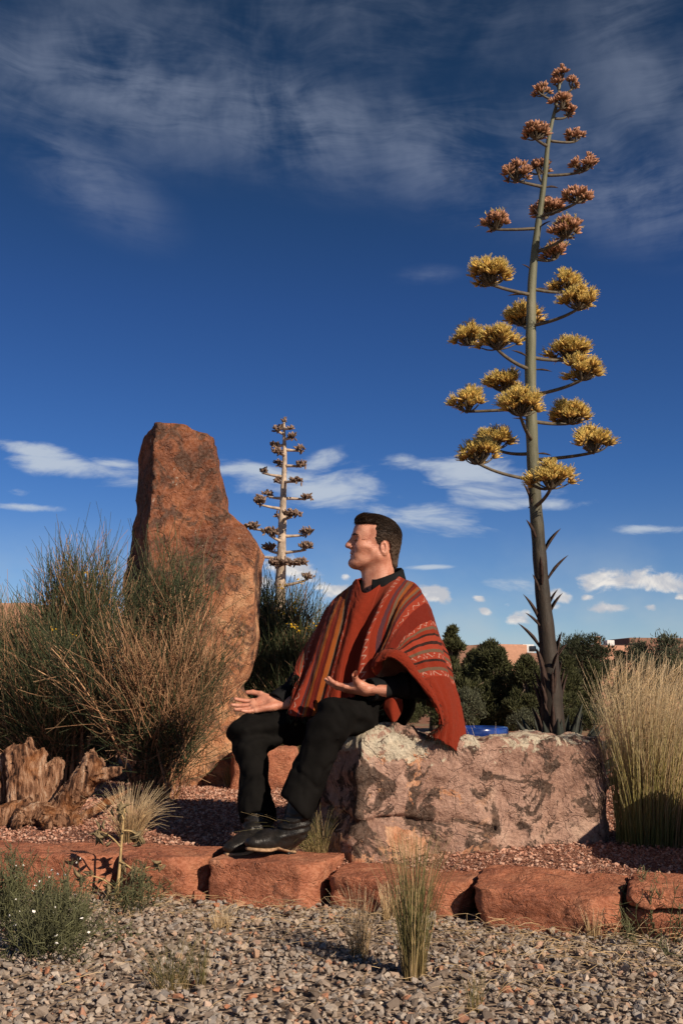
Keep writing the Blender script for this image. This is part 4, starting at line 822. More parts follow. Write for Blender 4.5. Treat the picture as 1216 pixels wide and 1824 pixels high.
# weld the two panels along the shoulder line
wj = np.clip((np.arange(NVF) - NVF + 7) / 6, 0, 1)[None, :, None]
Sb[:, 0] = np.where((np.abs(un) > us[keys.index(2)])[:, None], Sf[:, -1], Sb[:, 0])
V, F, A = join([grid_mesh(Sf, 0.0, 1), grid_mesh(Sb, 0.8, 1)])
def poncho_mat():
    m, g = new_mat('striped_wool_poncho'); u = g.attr('u'); v = g.attr('v'); au = g.m('ABSOLUTE', g.m('ADD', u, g.m('MULTIPLY', g.m('SUBTRACT', g.noise(g.comb(u, g.m('MULTIPLY', v, 1), 0.0), 22, 3), 0.5), 0.004)))
    red, dred, cor, ora, mar = (0.205, 0.0225, 0.0085), (0.140, 0.013, 0.0065), (0.285, 0.038, 0.018), (0.27, 0.070, 0.013), (0.075, 0.0075, 0.0055)
    tau, blk, pur, brn = (0.125, 0.080, 0.050), (0.016, 0.009, 0.008), (0.062, 0.024, 0.032), (0.075, 0.045, 0.022)
    seq = [(0, red), (0.040, cor), (0.044, red), (0.098, cor), (0.118, red), (0.132, pur), (0.141, dred), (0.150, tau), (0.163, ora), (0.180, mar), (0.190, dred), (0.206, ora), (0.220, tau), (0.232, dred), (0.246, pur), (0.256, cor),
           (0.300, dred), (0.385, cor), (0.408, tau), (0.422, red), (0.440, blk), (0.452, cor), (0.478, blk), (0.492, cor), (0.510, tau), (0.527, cor), (0.553, blk), (0.566, red), (0.590, tau), (0.604, cor), (0.628, red)]
    sc = 0.9; col = g.ramp(g.m('DIVIDE', au, sc), [(min(1, p / sc), c) for p, c in seq], 'CONSTANT')
    # woven picture bands: small zigzags of undyed wool
    motif = None
    for a, b, f_ in ((0.100, 0.116, 120), (0.276, 0.297, 95), (0.387, 0.406, 105), (0.530, 0.551, 110), (0.606, 0.626, 100)):
        inb = g.m('MULTIPLY', g.m('GREATER_THAN', au, a), g.m('LESS_THAN', au, b)); c_ = g.m('DIVIDE', g.m('SUBTRACT', au, a), b - a)
        tri = g.m('PINGPONG', g.m('MULTIPLY', v, f_ * 0.5), 1.0)
        hit = g.m('LESS_THAN', g.m('ABSOLUTE', g.m('SUBTRACT', tri, c_)), 0.17)
        q = g.m('MULTIPLY', inb, g.m('MULTIPLY', hit, g.m('GREATER_THAN', g.noise(g.comb(u, v, 0.0), 45, 2), 0.47)))
        motif = q if motif is None else g.m('MAXIMUM', motif, q)
    col = g.mix(g.m('MULTIPLY', motif, 0.62), col, (0.50, 0.34, 0.27, 1))
    # warp speckle and yarn relief
    yn = g.noise(g.comb(g.m('MULTIPLY', u, 900), g.m('MULTIPLY', v, 160), 0.0), 1.0, 3, 0.6); sp = g.noise(g.comb(g.m('MULTIPLY', u, 260), g.m('MULTIPLY', v, 420), 0.0), 1.0, 2)
    col = g.mix(g.mr(yn, 0.25, 0.75, 0.30, 0.0), col, (0.05, 0.008, 0.006, 1)); col = g.mix(g.mr(sp, 0.60, 0.78, 0, 0.22), col, (0.62, 0.30, 0.18, 1))
    rib = g.m('SINE', g.m('MULTIPLY', u, 2200))
    g.out(col, 0.92, g.bump(g.m('ADD', g.m('MULTIPLY', yn, 1.0), g.m('ADD', g.m('MULTIPLY', sp, 0.6), g.m('MULTIPLY', rib, 0.15))), 0.45, 0.004), 0.12, **{'Sheen Weight': 0.12, 'Sheen Roughness': 0.5, 'Sheen Tint': (1.0, 0.45, 0.3, 1)}); return m
MT['poncho'] = poncho_mat()
pon = mk('poncho', V, F, MT['poncho'], man, attrs=A, loc=at(680, 1100, 4.3))
sm = pon.modifiers.new('thickness', 'SOLIDIFY'); sm.thickness = 0.005; sm.offset = 0.0
# the front edge on the near arm is turned back over the forearm
i0, i1 = np.searchsorted(un, us[keys.index(3)] + 0.02), np.searchsorted(un, us[keys.index(8)] + 0.03); JB = 26
sub_ = Sf[i0:i1, :JB]; du = np.gradient(Sf, axis=0)[i0:i1, :JB]; dv_ = np.gradient(Sf, axis=1)[i0:i1, :JB]; N = np.cross(du, dv_); N /= np.linalg.norm(N, axis=2, keepdims=True); N = N * np.where(N[..., 1:2] > 0, -1, 1)
tt = np.linspace(0, 1, JB)[None, :, None]; taper = np.sin(np.linspace(0.25, math.pi - 0.15, i1 - i0))[:, None, None] ** 0.5
band = sub_[:, :1] + (sub_ - sub_[:, :1]) * taper + N * (0.0030 + 0.006 * np.sin(tt * math.pi * 0.85) + 0.0025 * np.sin(np.linspace(0, 26, i1 - i0))[:, None, None] * tt)
n_u = i1 - i0; V = band.reshape(-1, 3); ii = np.arange(n_u - 1)[:, None] * JB; jj = np.arange(JB - 1)[None]; F = np.stack([ii + jj, ii + JB + jj, ii + JB + jj + 1, ii + jj + 1], -1).reshape(-1, 4)
uu = np.broadcast_to(0.66 + 0.05 * tt[..., 0], (n_u, JB)).ravel(); tb = mk('turned_hem', V, F, MT['poncho'], pon, attrs={'u': uu, 'v': np.repeat(un[i0:i1], JB)})
sm = tb.modifiers.new('thickness', 'SOLIDIFY'); sm.thickness = 0.004; sm.offset = 0.0
# a front corner hangs free below the near forearm
cA = np.array([[at(686, 1240, 4.07), at(684, 1262, 4.06), at(697, 1284, 4.035)], [at(702, 1242, 4.045), at(699, 1264, 4.03), at(701, 1286, 4.03)], [at(716, 1246, 4.09), at(716, 1264, 4.075), at(706, 1284, 4.045)]])
cs = herm(np.arange(3), np.moveaxis(herm(np.arange(3), cA, np.linspace(0, 2, 14)), 1, 0), np.linspace(0, 2, 14)); V = cs.reshape(-1, 3); ii = np.arange(13)[:, None] * 14; jj = np.arange(13)[None]
fc = mk('poncho_corner', V, np.stack([ii + jj, ii + 14 + jj, ii + 14 + jj + 1, ii + jj + 1], -1).reshape(-1, 4), MT['poncho'], pon, attrs={'u': np.repeat(np.linspace(0.62, 0.72, 14), 14), 'v': np.tile(np.linspace(0, .1, 14), 14)})
sm = fc.modifiers.new('thickness', 'SOLIDIFY'); sm.thickness = 0.004; sm.offset = 0.0
# fringe along the hems
MT['fringe'] = strand_mat('poncho_fringe', (0.16, 0.02, 0.012), (0.05, 0.02, 0.012), (0.014, 0.022, 0.016), 0.6, 0.9, 0.1, alt=((0.012, 0.022, 0.018, 1), 0.5))
kf = np.concatenate([np.arange(0, i0), np.arange(i1, NU)])
hem = np.concatenate([np.repeat(Sf[kf, 0], 2, axis=0), Sf[-1], np.repeat(Sf[0, ::2], 1, axis=0), Sb[-1], np.repeat(band[:, -1], 2, axis=0), cs[-1], cs[:, 0]])
out = np.concatenate([np.repeat(Sf[kf, 0] - Sf[kf, 3], 2, axis=0), Sf[-1] - Sf[-5], Sf[0, ::2] - Sf[4, ::2], Sb[-1] - Sb[-5], np.repeat(band[:, -1] - band[:, -4], 2, axis=0), cs[-1] - cs[-3], cs[:, 0] - cs[:, 2]])
out /= np.linalg.norm(out, axis=1)[:, None] + 1e-9; n = len(hem); hem = hem + rng.normal(size=(n, 3)) * 0.0015
ln = rng.uniform(0.008, 0.024, (n, 1)); dv = out * 0.8 + np.array([0, 0, -0.45]) + rng.normal(size=(n, 3)) * 0.40
V, F, A = strands(hem, hem + out * ln * 0.5, hem + dv * ln, 0.0010, 0.0005, 2)
mk('fringe', V, F, MT['fringe'], pon, attrs=A)

# ------------------------------------------------------------------ plants
MT['stalk'] = None
def stalk_mat():
    m, g = new_mat('agave_stalk_skin'); p = g.obj(); n1 = g.noise(g.vm('MULTIPLY', p, (14, 14, 2.0)), 1.0, 6, 0.6); n2 = g.noise(g.vm('MULTIPLY', p, (3, 3, 1)), 7, 7, 0.68); z = g.sep(p)[2]
    col = g.ramp(n1, [(0.3, (0.085, 0.088, 0.050)), (0.55, (0.150, 0.150, 0.095)), (0.75, (0.215, 0.205, 0.145))])
    dry = g.mr(g.m('ADD', z, g.m('MULTIPLY', n2, 0.9)), 2.75, 1.70, 0.0, 0.95)
    col = g.mix(dry, col, g.ramp(n2, [(0.3, (0.012, 0.010, 0.008)), (0.7, (0.042, 0.026, 0.019))]))
    g.out(col, 0.6, g.bump(g.m('ADD', n1, n2), 0.3, 0.02), 0.3); return m
MT['stalk'] = stalk_mat()
MT['branch'] = flat_mat('agave_branch_skin', (0.105, 0.085, 0.058), 0.6, 0.35, 30, 0.2)
MT['bract'] = flat_mat('dry_bract', (0.042, 0.024, 0.018), 0.75, 0.6, 25, 0.4)
MT['leaf'] = flat_mat('agave_leaf_skin', (0.028, 0.032, 0.025), 0.65, 0.4, 16, 0.25)
MT['bud'] = strand_mat('agave_buds', (0.13, 0.085, 0.04), (0.34, 0.17, 0.09), (0.52, 0.27, 0.17), 0.45, 0.55)
MT['open'] = strand_mat('agave_flowers', (0.18, 0.13, 0.04), (0.46, 0.27, 0.075), (0.66, 0.46, 0.12), 0.40, 0.55)
MT['stamen'] = strand_mat('agave_stamens', (0.60, 0.44, 0.10), (0.68, 0.52, 0.14), (0.72, 0.56, 0.20), 0.35, 0.6)
MT['dead'] = flat_mat('bleached_stalk', (0.42, 0.33, 0.25), 0.8, 0.35, 14, 0.4)
MT['pods'] = strand_mat('dried_seed_pods', (0.10, 0.065, 0.045), (0.17, 0.11, 0.08), (0.30, 0.21, 0.155), 0.5, 0.8)
def spindles(P0, Dr, L, Rr, rnd=None, sides=5, prof=((0, .35), (.3, 1), (.75, .9), (1, .3))):
    n = len(P0); Dr = Dr / (np.linalg.norm(Dr, axis=1)[:, None] + 1e-9); A = np.cross(Dr, rng.normal(size=(n, 3))); A /= np.linalg.norm(A, axis=1)[:, None]; B = np.cross(Dr, A)
    an = np.arange(sides) * 2 * math.pi / sides; t = np.array([p[0] for p in prof]); r = np.array([p[1] for p in prof]); m_ = len(prof)
    V = P0[:, None, None] + (Dr * L[:, None])[:, None, None] * t[None, :, None, None] + (Rr[:, None] * r[None])[:, :, None, None] * (np.cos(an)[None, None, :, None] * A[:, None, None] + np.sin(an)[None, None, :, None] * B[:, None, None])
    b = (np.arange(n) * m_ * sides)[:, None, None]; s_ = (np.arange(m_ - 1) * sides)[None, :, None]; k = np.arange(sides)[None, None]; k2 = (k + 1) % sides
    F = np.stack([b + s_ + k, b + s_ + k2, b + s_ + sides + k2, b + s_ + sides + k], -1).reshape(-1, 4)
    return V.reshape(-1, 3), F, {'t': np.broadcast_to(t[None, :, None], (n, m_, sides)).reshape(-1), 'rnd': np.repeat(rng.random(n) if rnd is None else rnd, m_ * sides)}
def bez(a, b, c, n): t = np.linspace(0, 1, n)[:, None]; return (1 - t) ** 2 * a + 2 * t * (1 - t) * b + t * t * c
def leaf_blade(L, Wd, cup=0.35, curve_=0.12, n=12):
    """fleshy pointed leaf along +Z, its face towards +Y"""
    V = []; t = np.linspace(0, 1, n); w = Wd * np.array([np.interp(x, [0, .12, .45, .8, .97, 1], [.62, .72, 1, .62, .08, .02]) for x in t])
    for k in range(n):
        for s_, th_ in ((-1, 0), (-.5, -.6), (0, -1), (.5, -.6), (1, 0), (.5, .22), (0, .1), (-.5, .22)):
            V.append((s_ * w[k] / 2, cup * w[k] * (s_ * s_) + th_ * 0.16 * w[k] - curve_ * t[k] ** 2 * L, t[k] * L))
    i = (np.arange(n - 1) * 8)[:, None]; j = np.arange(8)[None]; j2 = (j + 1) % 8
    return np.array(V), np.stack([i + j, i + j2, i + 8 + j2, i + 8 + j], -1).reshape(-1, 4)
def put_copy(name, me, parent, loc, M3, scale=1.0):
    o = bpy.data.objects.new(name, me); COL.objects.link(o); o.parent = parent
    o.matrix_local = Matrix.Translation(Vector(tuple(np.asarray(loc) - wloc(parent)))) @ Matrix([list(r) for r in M3]).to_4x4() @ Matrix.Scale(scale, 4)
    return o
YA = 5.8
agave = thing('agave', (*at(985, 1310, YA)[:2], TZ), 'tall flowering agave with yellow and coral flower heads behind the bench boulder', 'agave')
cl = [(988, 1372, .082), (985, 1310, .078), (981, 1230, .068), (974, 1140, .056), (966, 1060, .049), (958, 960, .045), (951, 870, .042), (946, 760, .040), (944, 660, .0385), (945, 580, .035), (947, 500, .030), (954, 430, .026), (962, 370, .022), (970, 310, .019), (976, 250, .016), (983, 215, .0135), (992, 180, .011), (998, 130, .008)]
sp = np.array([[*at(a, b, YA), r] for a, b, r in cl]); sp = curve(sp, 110)
def stalk_at(py):
    zt = at(950, py, YA)[2]; k = np.argmin(np.abs(sp[:, 2] - zt)); return sp[k]
sp[:, 3] *= 0.88; V, F = tube(sp[:, :3], sp[:, 3] * (1 + 0.03 * np.sin(np.arange(110) * 1.3)), 16); mk('stalk', V, F, MT['stalk'], agave)
# clusters: x, y, width, height, openness, y of the joint on the stalk, depth offset
CL = [(1000, 129, 25, 24, 0, 150, 0), (1017, 149, 22, 22, 0, 168, -.03), (992, 147, 16, 16, 0, 165, .03), (966, 160, 32, 22, 0, 180, -.05), (999, 180, 44, 26, 0, 200, -.06), (1009, 197, 28, 22, 0, 212, .05),
      (953, 231, 54, 36, 0, 264, -.10), (1022, 238, 36, 32, 0, 250, .04), (918, 303, 56, 40, 0, 332, -.12), (958, 297, 44, 28, 0, 318, .16), (1039, 288, 46, 36, 0, 312, .0), (1026, 345, 56, 34, 0, 384, -.12), (976, 368, 62, 32, 0, 384, .14),
      (881, 390, 52, 40, .1, 403, .0), (1007, 404, 68, 38, .2, 452, -.12), (988, 445, 54, 34, .3, 455, .12), (872, 476, 74, 64, .8, 528, -.15), (1008, 500, 58, 42, .8, 513, .12), (1027, 527, 64, 50, .8, 583, -.12),
      (930, 558, 70, 44, .8, 575, .20), (834, 593, 54, 44, .9, 607, .10), (884, 598, 80, 50, .8, 662, -.18), (1010, 619, 78, 44, .9, 637, .14), (1034, 650, 70, 56, .8, 706, -.14), (897, 676, 68, 46, .9, 694, .18), (833, 708, 60, 52, 1, 729, .02),
      (925, 713, 82, 56, .9, 790, -.30), (1012, 732, 78, 46, 1, 754, .14), (1054, 777, 72, 60, .9, 822, -.14), (880, 777, 66, 46, 1, 803, .18), (852, 799, 66, 56, 1, 850, -.10), (979, 844, 84, 54, 1, 897, -.28)]
for (cx, cy, cw, ch, op, jy, dy) in CL:
    c = at(cx, cy, YA + dy); ppm = FPX / ((c[1]) * CP + (c[2] - HC) * SP); w = cw / ppm; h = ch / ppm; jn = stalk_at(jy); a = jn[:3]
    base = c + np.array([0, 0, -h * 0.50]); mid = a + (base - a) * np.array([0.62, 0.62, 0.28]) + np.array([0, 0, -0.01])
    r0 = 0.0065 + 0.022 * w; pts = bez(a, mid, base, 9); V, F = tube(pts, np.linspace(r0, r0 * 0.75, 9), 8)
    br = mk('branch', V, F, MT['branch'], agave)
    nsub = max(6, int(w * w / 0.0016)); q = rng.normal(size=(nsub, 3)); q /= np.linalg.norm(q, axis=1)[:, None]; q *= rng.random((nsub, 1)) ** 0.45
    sub = c + q * np.array([w * 0.41, w * 0.41, h * 0.26]) + np.array([0, 0, -0.10 * h]) - np.array([0, 0, 1]) * (np.hypot(q[:, 0], q[:, 1]) ** 2 * h * 0.22)[:, None]
    B0 = np.repeat(base[None], nsub, 0); V, F, A = strands(B0, (B0 + sub) / 2 + np.array([0, 0, -h * 0.12]), sub, 0.0055, 0.0040, 3, 5); mk('branchlets', V, F, MT['branch'], br)['kind'] = 'stuff'
    nf = int(13 + 4 * op); P0 = np.repeat(sub, nf, 0); dr = rng.normal(size=(len(P0), 3)) * 0.42 + np.array([0, 0, 0.95]) + (P0 - c) / w * 1.7; dr[:, 2] = np.abs(dr[:, 2]) * 0.8 + 0.1; dr /= np.linalg.norm(dr, axis=1)[:, None]
    L = rng.uniform(0.028, 0.043, len(P0)) * (0.75 + 0.35 * min(1, w / 0.2)); P0 = P0 + dr * 0.010
    V, F, A = spindles(P0, dr, L, np.full(len(P0), 0.0058), None, 5); mk('flower_head', V, F, MT['open'] if op > .5 else MT['bud'], agave, attrs=A, loc=c); head = agave.children[-1] if False else COL.objects[-1]; head['kind'] = 'stuff'
    if op > .05:
        k = rng.random(len(P0)) < op * 0.85; n4 = 4; T = np.repeat((P0 + dr * L[:, None])[k], n4, 0); d2 = np.repeat(dr[k], n4, 0) + rng.normal(size=(k.sum() * n4, 3)) * 0.32; e = T + d2 * rng.uniform(0.010, 0.022, (len(T), 1))
        if len(T): V, F, A = strands(T, (T + e) / 2, e, 0.0011, 0.0012, 1); mk('stamens', V, F, MT['stamen'], head, attrs=A)['kind'] = 'stuff'
# triangular bracts along the stalk
bme = mesh_data('bract', *leaf_blade(0.17, 0.026, 0.5, 0.16, 8)); bme.materials.append(MT['bract'])
for k, py in enumerate([1180, 1160, 1135, 1105, 1078, 1050, 1030, 1005, 985, 960, 935, 905, 897, 850, 803, 754, 729, 706, 660, 637, 583, 528, 513, 483, 403, 382, 331, 312, 250, 1195, 1150, 1120, 1092, 1062, 1015]):
    s_ = stalk_at(py); az_ = (math.pi if k % 2 else 0) + rng.normal() * 0.7 + (0.35 if py > 900 else 0); o_ = np.array([math.cos(az_), math.sin(az_), 0]); tl = rng.uniform(0.35, 0.75) if py > 900 else rng.uniform(1.1, 1.5)
    zx = o_ * math.sin(tl) + np.array([0, 0, math.cos(tl)]); fx = np.cross(zx, np.cross(o_, zx)); yv_ = -(o_ - zx * (o_ @ zx)); yv_ /= np.linalg.norm(yv_); xv_ = np.cross(yv_, zx)
    put_copy('bract', bme, agave, s_[:3] + o_ * s_[3] * 0.85, np.stack([xv_, yv_, zx], 1), rng.uniform(0.7, 1.2) * (1.0 if py > 900 else 0.62))
for k in range(26):
    py = rng.uniform(1190, 1350); s_ = stalk_at(py); az_ = rng.uniform(0, 2 * math.pi); o_ = np.array([math.cos(az_), math.sin(az_), 0]); tl = rng.uniform(0.03, 0.14); zx = o_ * math.sin(tl) + np.array([0, 0, math.cos(tl)]); yv_ = -(o_ - zx * (o_ @ zx)); yv_ /= np.linalg.norm(yv_)
    put_copy('bract', bme, agave, s_[:3] + o_ * s_[3] * 0.92, np.stack([np.cross(yv_, zx), yv_, zx], 1), rng.uniform(1.0, 1.5))
lme = mesh_data('leaf', *leaf_blade(0.37, 0.075, 0.35, 0.10, 12)); lme.materials.append(MT['leaf'])
for k in range(54):
    az_ = k * 2.39996; f_ = k / 54; tl = R(8 + 66 * f_ ** 1.3) + rng.normal() * 0.06; o_ = np.array([math.cos(az_), math.sin(az_), 0]); zx = o_ * math.sin(tl) + np.array([0, 0, math.cos(tl)])
    yv_ = -(o_ - zx * (o_ @ zx)); yv_ /= np.linalg.norm(yv_); xv_ = np.cross(yv_, zx)
    put_copy('leaf', lme, agave, np.array([sp[0][0], sp[0][1], TZ + 0.02 + 0.10 * (1 - f_)]) + o_ * (0.085 + 0.03 * f_), np.stack([xv_, yv_, zx], 1), rng.uniform(0.85, 1.2))

# the dead flower stalk of another agave, further back
YD = 11.5
dead = thing('dead_agave', (*at(500, 1290, YD)[:2], -0.08), 'bleached dry agave flower stalk with brown seed heads beside the standing stone', 'agave')
dl = [(497, 1330, .075), (499, 1060, .060), (501, 1000, .056), (503, 930, .046), (505, 870, .036), (507, 810, .026), (506, 770, .017), (506, 745, .010)]
ds = curve(np.array([[*at(a, b, YD), r] for a, b, r in dl]), 60); V, F = tube(ds[:, :3], ds[:, 3] * (1 + 0.06 * rng.normal(size=60).clip(-1, 1)), 12); mk('stalk', V, F, MT['dead'], dead)
DL = [(506, 750, 8, 12, 752, 0), (499, 760, 12, 6, 762, .1), (518, 763, 12, 6, 768, -.1), (494, 766, 18, 8, 774, -.1), (519, 778, 20, 10, 787, -.1), (490, 794, 24, 9, 796, .1), (495, 805, 24, 12, 815, -.2), (534, 800, 22, 12, 805, 0), (496, 826, 18, 12, 832, .2), (536, 828, 26, 12, 833, -.1),
      (470, 840, 22, 10, 846, 0), (494, 855, 18, 12, 857, .3), (528, 856, 30, 10, 858, -.2), (463, 892, 26, 22, 903, -.1), (477, 880, 22, 14, 883, .15), (545, 886, 26, 12, 892, 0), (520, 916, 44, 16, 928, -.25), (495, 918, 16, 10, 922, .3), (450, 938, 36, 14, 943, .1), (480, 948, 36, 16, 962, -.3),
      (546, 948, 32, 16, 954, 0), (480, 976, 36, 18, 982, .2), (545, 974, 32, 18, 988, -.1), (454, 985, 18, 16, 995, .1), (500, 1003, 62, 18, 1008, -.35), (535, 1002, 30, 14, 1008, -.2), (548, 1028, 24, 12, 1040, -.1)]
for cx, cy, cw, ch, jy, dy in DL:
    c = at(cx, cy, YD + dy); k = np.argmin(np.abs(ds[:, 2] - at(500, jy, YD)[2])); a = ds[k, :3]; w = cw * 0.85 / 157; h = ch * 0.8 / 157; base = c + np.array([0, 0, -h * .4])
    V, F = tube(bez(a, a + (base - a) * np.array([.6, .6, .3]), base, 6), np.linspace(0.020, 0.011, 6), 6); br = mk('branch', V, F, MT['dead'], dead)
    n = max(14, int(cw * ch * 0.16)); q = rng.normal(size=(n, 3)); q /= np.linalg.norm(q, axis=1)[:, None]; q *= rng.random((n, 1)) ** .4; P0 = c + q * np.array([w * .45, w * .45, h * .42])
    V, F, A = spindles(P0, rng.normal(size=(n, 3)) * .6 + np.array([0, 0, .6]), rng.uniform(.035, .06, n), np.full(n, .011), None, 5); mk('seed_head', V, F, MT['pods'], br, attrs=A)['kind'] = 'stuff'

# ---- broom shrubs: masses of thin upright green twigs over tan woody stems
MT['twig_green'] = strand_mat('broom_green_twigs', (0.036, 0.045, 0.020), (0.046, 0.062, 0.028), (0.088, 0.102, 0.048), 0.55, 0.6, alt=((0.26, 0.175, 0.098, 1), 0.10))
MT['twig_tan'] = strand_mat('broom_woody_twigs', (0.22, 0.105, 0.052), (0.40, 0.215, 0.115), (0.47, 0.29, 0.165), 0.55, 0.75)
MT['yellow'] = rnd_mat('yellow_broom_blossom', [(0, (0.55, 0.30, 0.015)), (1, (0.80, 0.50, 0.03))], 0.6, 0.1, 40, speck=0.0)
def broom(name, base, crowns, ns, ntw, label, tan=0.35, tl=(0.16, 0.42), nfl=0, flz=None, up=0.9, rt=0.0021, tanzone=None):
    root = thing(name, base, label, 'shrub', 'broom shrubs on the raised bed'); base = np.asarray(base, float)
    S0, S1, S2 = [], [], []
    for k in range(ns):
        c, r = crowns[k % len(crowns)]; c = np.asarray(c, float); r = np.asarray(r, float)
        d = rng.normal(size=3); d[2] = abs(d[2]) * 0.9 - 0.25; d /= np.linalg.norm(d); tip = c + d * r * rng.uniform(0.55, 0.98)
        b0 = base + np.array([rng.normal() * 0.05, rng.normal() * 0.05, 0]); ctrl_ = b0 + (tip - b0) * np.array([0.28, 0.28, 0.62]) + rng.normal(size=3) * 0.06
        S0.append(b0); S1.append(ctrl_); S2.append(tip)
    S0, S1, S2 = map(np.array, (S0, S1, S2))
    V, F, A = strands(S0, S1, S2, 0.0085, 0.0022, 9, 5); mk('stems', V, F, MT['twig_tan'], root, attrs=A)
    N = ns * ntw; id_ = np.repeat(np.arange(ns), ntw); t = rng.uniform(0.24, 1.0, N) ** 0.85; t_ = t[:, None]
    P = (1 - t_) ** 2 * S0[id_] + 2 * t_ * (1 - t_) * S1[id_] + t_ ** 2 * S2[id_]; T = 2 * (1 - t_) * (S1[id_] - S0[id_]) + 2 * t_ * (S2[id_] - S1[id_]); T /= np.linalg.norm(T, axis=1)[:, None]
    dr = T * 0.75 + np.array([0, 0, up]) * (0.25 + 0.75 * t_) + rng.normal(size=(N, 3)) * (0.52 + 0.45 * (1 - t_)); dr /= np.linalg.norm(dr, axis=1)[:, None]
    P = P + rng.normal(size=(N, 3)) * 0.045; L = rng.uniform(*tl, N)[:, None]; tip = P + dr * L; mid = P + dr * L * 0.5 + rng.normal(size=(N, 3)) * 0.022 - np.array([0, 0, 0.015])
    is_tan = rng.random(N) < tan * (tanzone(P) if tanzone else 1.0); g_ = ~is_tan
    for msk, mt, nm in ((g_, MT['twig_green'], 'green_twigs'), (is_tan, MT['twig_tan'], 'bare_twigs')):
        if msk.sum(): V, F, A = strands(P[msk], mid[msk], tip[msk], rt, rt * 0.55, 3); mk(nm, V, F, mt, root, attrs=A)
    if nfl:
        ok = np.where(g_ & flz(tip))[0]; ok = rng.choice(ok, min(nfl, len(ok)), replace=False)
        C_ = np.repeat(tip[ok], 5, 0) + rng.normal(size=(len(ok) * 5, 3)) * 0.014
        V, F, A = scatter_stones(C_, rng.uniform(0.008, 0.015, len(C_)), shapes2[:6], 3.0); mk('blossoms', V, F, MT['yellow'], root, smooth=False, attrs=A)
    return root
b = at(278, 1424, 5.9); b[2] = TZ - 0.01
tz_c = lambda P: 2.1 * np.clip(1.25 - np.abs(P[:, 2] - 0.72) / 0.36, 0, 1) * np.clip(1.3 - np.abs(P[:, 0] + 1.02) / 0.42, 0.15, 1)
broom('broom_shrub', b, [(at(270, 1190, 5.80), (0.42, 0.30, 0.42)), (at(310, 1065, 5.9), (0.24, 0.22, 0.32)), (at(160, 1180, 5.85), (0.38, 0.28, 0.42)), (at(335, 1230, 5.75), (0.26, 0.26, 0.32)), (at(285, 1290, 5.7), (0.32, 0.24, 0.28))], 74, 72, 'vase-shaped broom shrub with bare tan twigs in front of the standing stone', 0.36, (0.14, 0.36), tanzone=tz_c)
b = at(120, 1415, 6.5); b[2] = TZ - 0.01
broom('broom_shrub', b, [(at(130, 1110, 6.5), (0.38, 0.3, 0.42)), (at(60, 1215, 6.5), (0.42, 0.3, 0.44)), (at(150, 1075, 6.55), (0.28, 0.25, 0.32)), (at(20, 1290, 6.4), (0.36, 0.3, 0.34))], 74, 92, 'bushy dark green broom shrub behind the weathered stump', 0.20, (0.18, 0.44), 9, lambda P: P[:, 2] > 0.9)
b = at(-40, 1420, 7.4); b[2] = TZ - 0.02
broom('broom_shrub', b, [(at(0, 1230, 7.4), (0.5, 0.3, 0.5)), (at(70, 1290, 7.3), (0.45, 0.3, 0.42)), (at(-40, 1150, 7.5), (0.4, 0.3, 0.40))], 56, 84, 'dark broom shrub cut by the frame edge behind the bushy one', 0.10, (0.18, 0.40), 14, lambda P: P[:, 0] > -2.6)
b = at(190, 1400, 8.6); b[2] = TZ - 0.02
broom('broom_shrub', b, [(at(170, 1270, 8.6), (0.62, 0.3, 0.55)), (at(60, 1300, 8.5), (0.5, 0.3, 0.45))], 50, 80, 'dim broom shrub filling the gap behind the vase-shaped one', 0.05, (0.2, 0.42), rt=0.003)
b = at(512, 1395, 8.1); b[2] = TZ - 0.02
broom('broom_shrub', b, [(at(510, 1160, 8.1), (0.50, 0.36, 0.54)), (at(478, 1110, 8.1), (0.34, 0.28, 0.42)), (at(556, 1170, 8.0), (0.38, 0.3, 0.50)), (at(470, 1230, 8.0), (0.34, 0.3, 0.50)), (at(520, 1270, 8.0), (0.48, 0.3, 0.42))], 90, 110, 'dense green broom shrub with yellow blossoms behind the man', 0.03, (0.16, 0.36), 44, lambda P: (P[:, 2] > 1.15) & (P[:, 0] > -0.62), rt=0.0028)

# ---- grass
MT['straw'] = strand_mat('feather_grass_blades', (0.16, 0.165, 0.045), (0.50, 0.43, 0.16), (0.86, 0.70, 0.45), 0.35, 0.55, trans=0.15)
MT['tuft_green'] = strand_mat('green_grass_blades', (0.30, 0.21, 0.09), (0.135, 0.135, 0.048), (0.26, 0.22, 0.10), 0.5, 0.6, trans=0.1, alt=((0.55, 0.40, 0.21, 1), 0.22))
MT['tuft_dry'] = strand_mat('dry_grass_blades', (0.42, 0.29, 0.14), (0.62, 0.44, 0.24), (0.78, 0.61, 0.39), 0.35, 0.65, trans=0.1)
MT['weed'] = strand_mat('weed_leaves', (0.085, 0.085, 0.038), (0.10, 0.105, 0.050), (0.16, 0.16, 0.085), 0.55, 0.6)
def blades(base, n, h, rad, spread, lean=(0, 0), droop=0.2, r=0.0012, wob=0.03, seg=5):
    a = rng.uniform(0, 2 * math.pi, n); rr = rad * np.sqrt(rng.random(n)); o = np.stack([np.cos(a), np.sin(a), 0 * a], 1)
    P0 = np.asarray(base) + o * rr[:, None]; H_ = h * (1 - 0.72 * rng.random(n) ** 1.6)[:, None]; out_ = o * (spread * (0.25 + rr / rad) * rng.uniform(0.3, 1.2, n))[:, None] + np.array([*lean, 0]) * rng.uniform(0.5, 1.4, n)[:, None] + rng.normal(size=(n, 3)) * wob * np.array([1, 1, 0])
    P2 = P0 + out_ * H_ + np.array([0, 0, 1]) * H_ * (1 - droop * rng.random((n, 1)) * np.linalg.norm(out_, axis=1)[:, None]); P1 = P0 + out_ * H_ * 0.22 + np.array([0, 0, 0.62]) * H_
    return strands(P0, P1, P2, r, r * 0.35, seg)
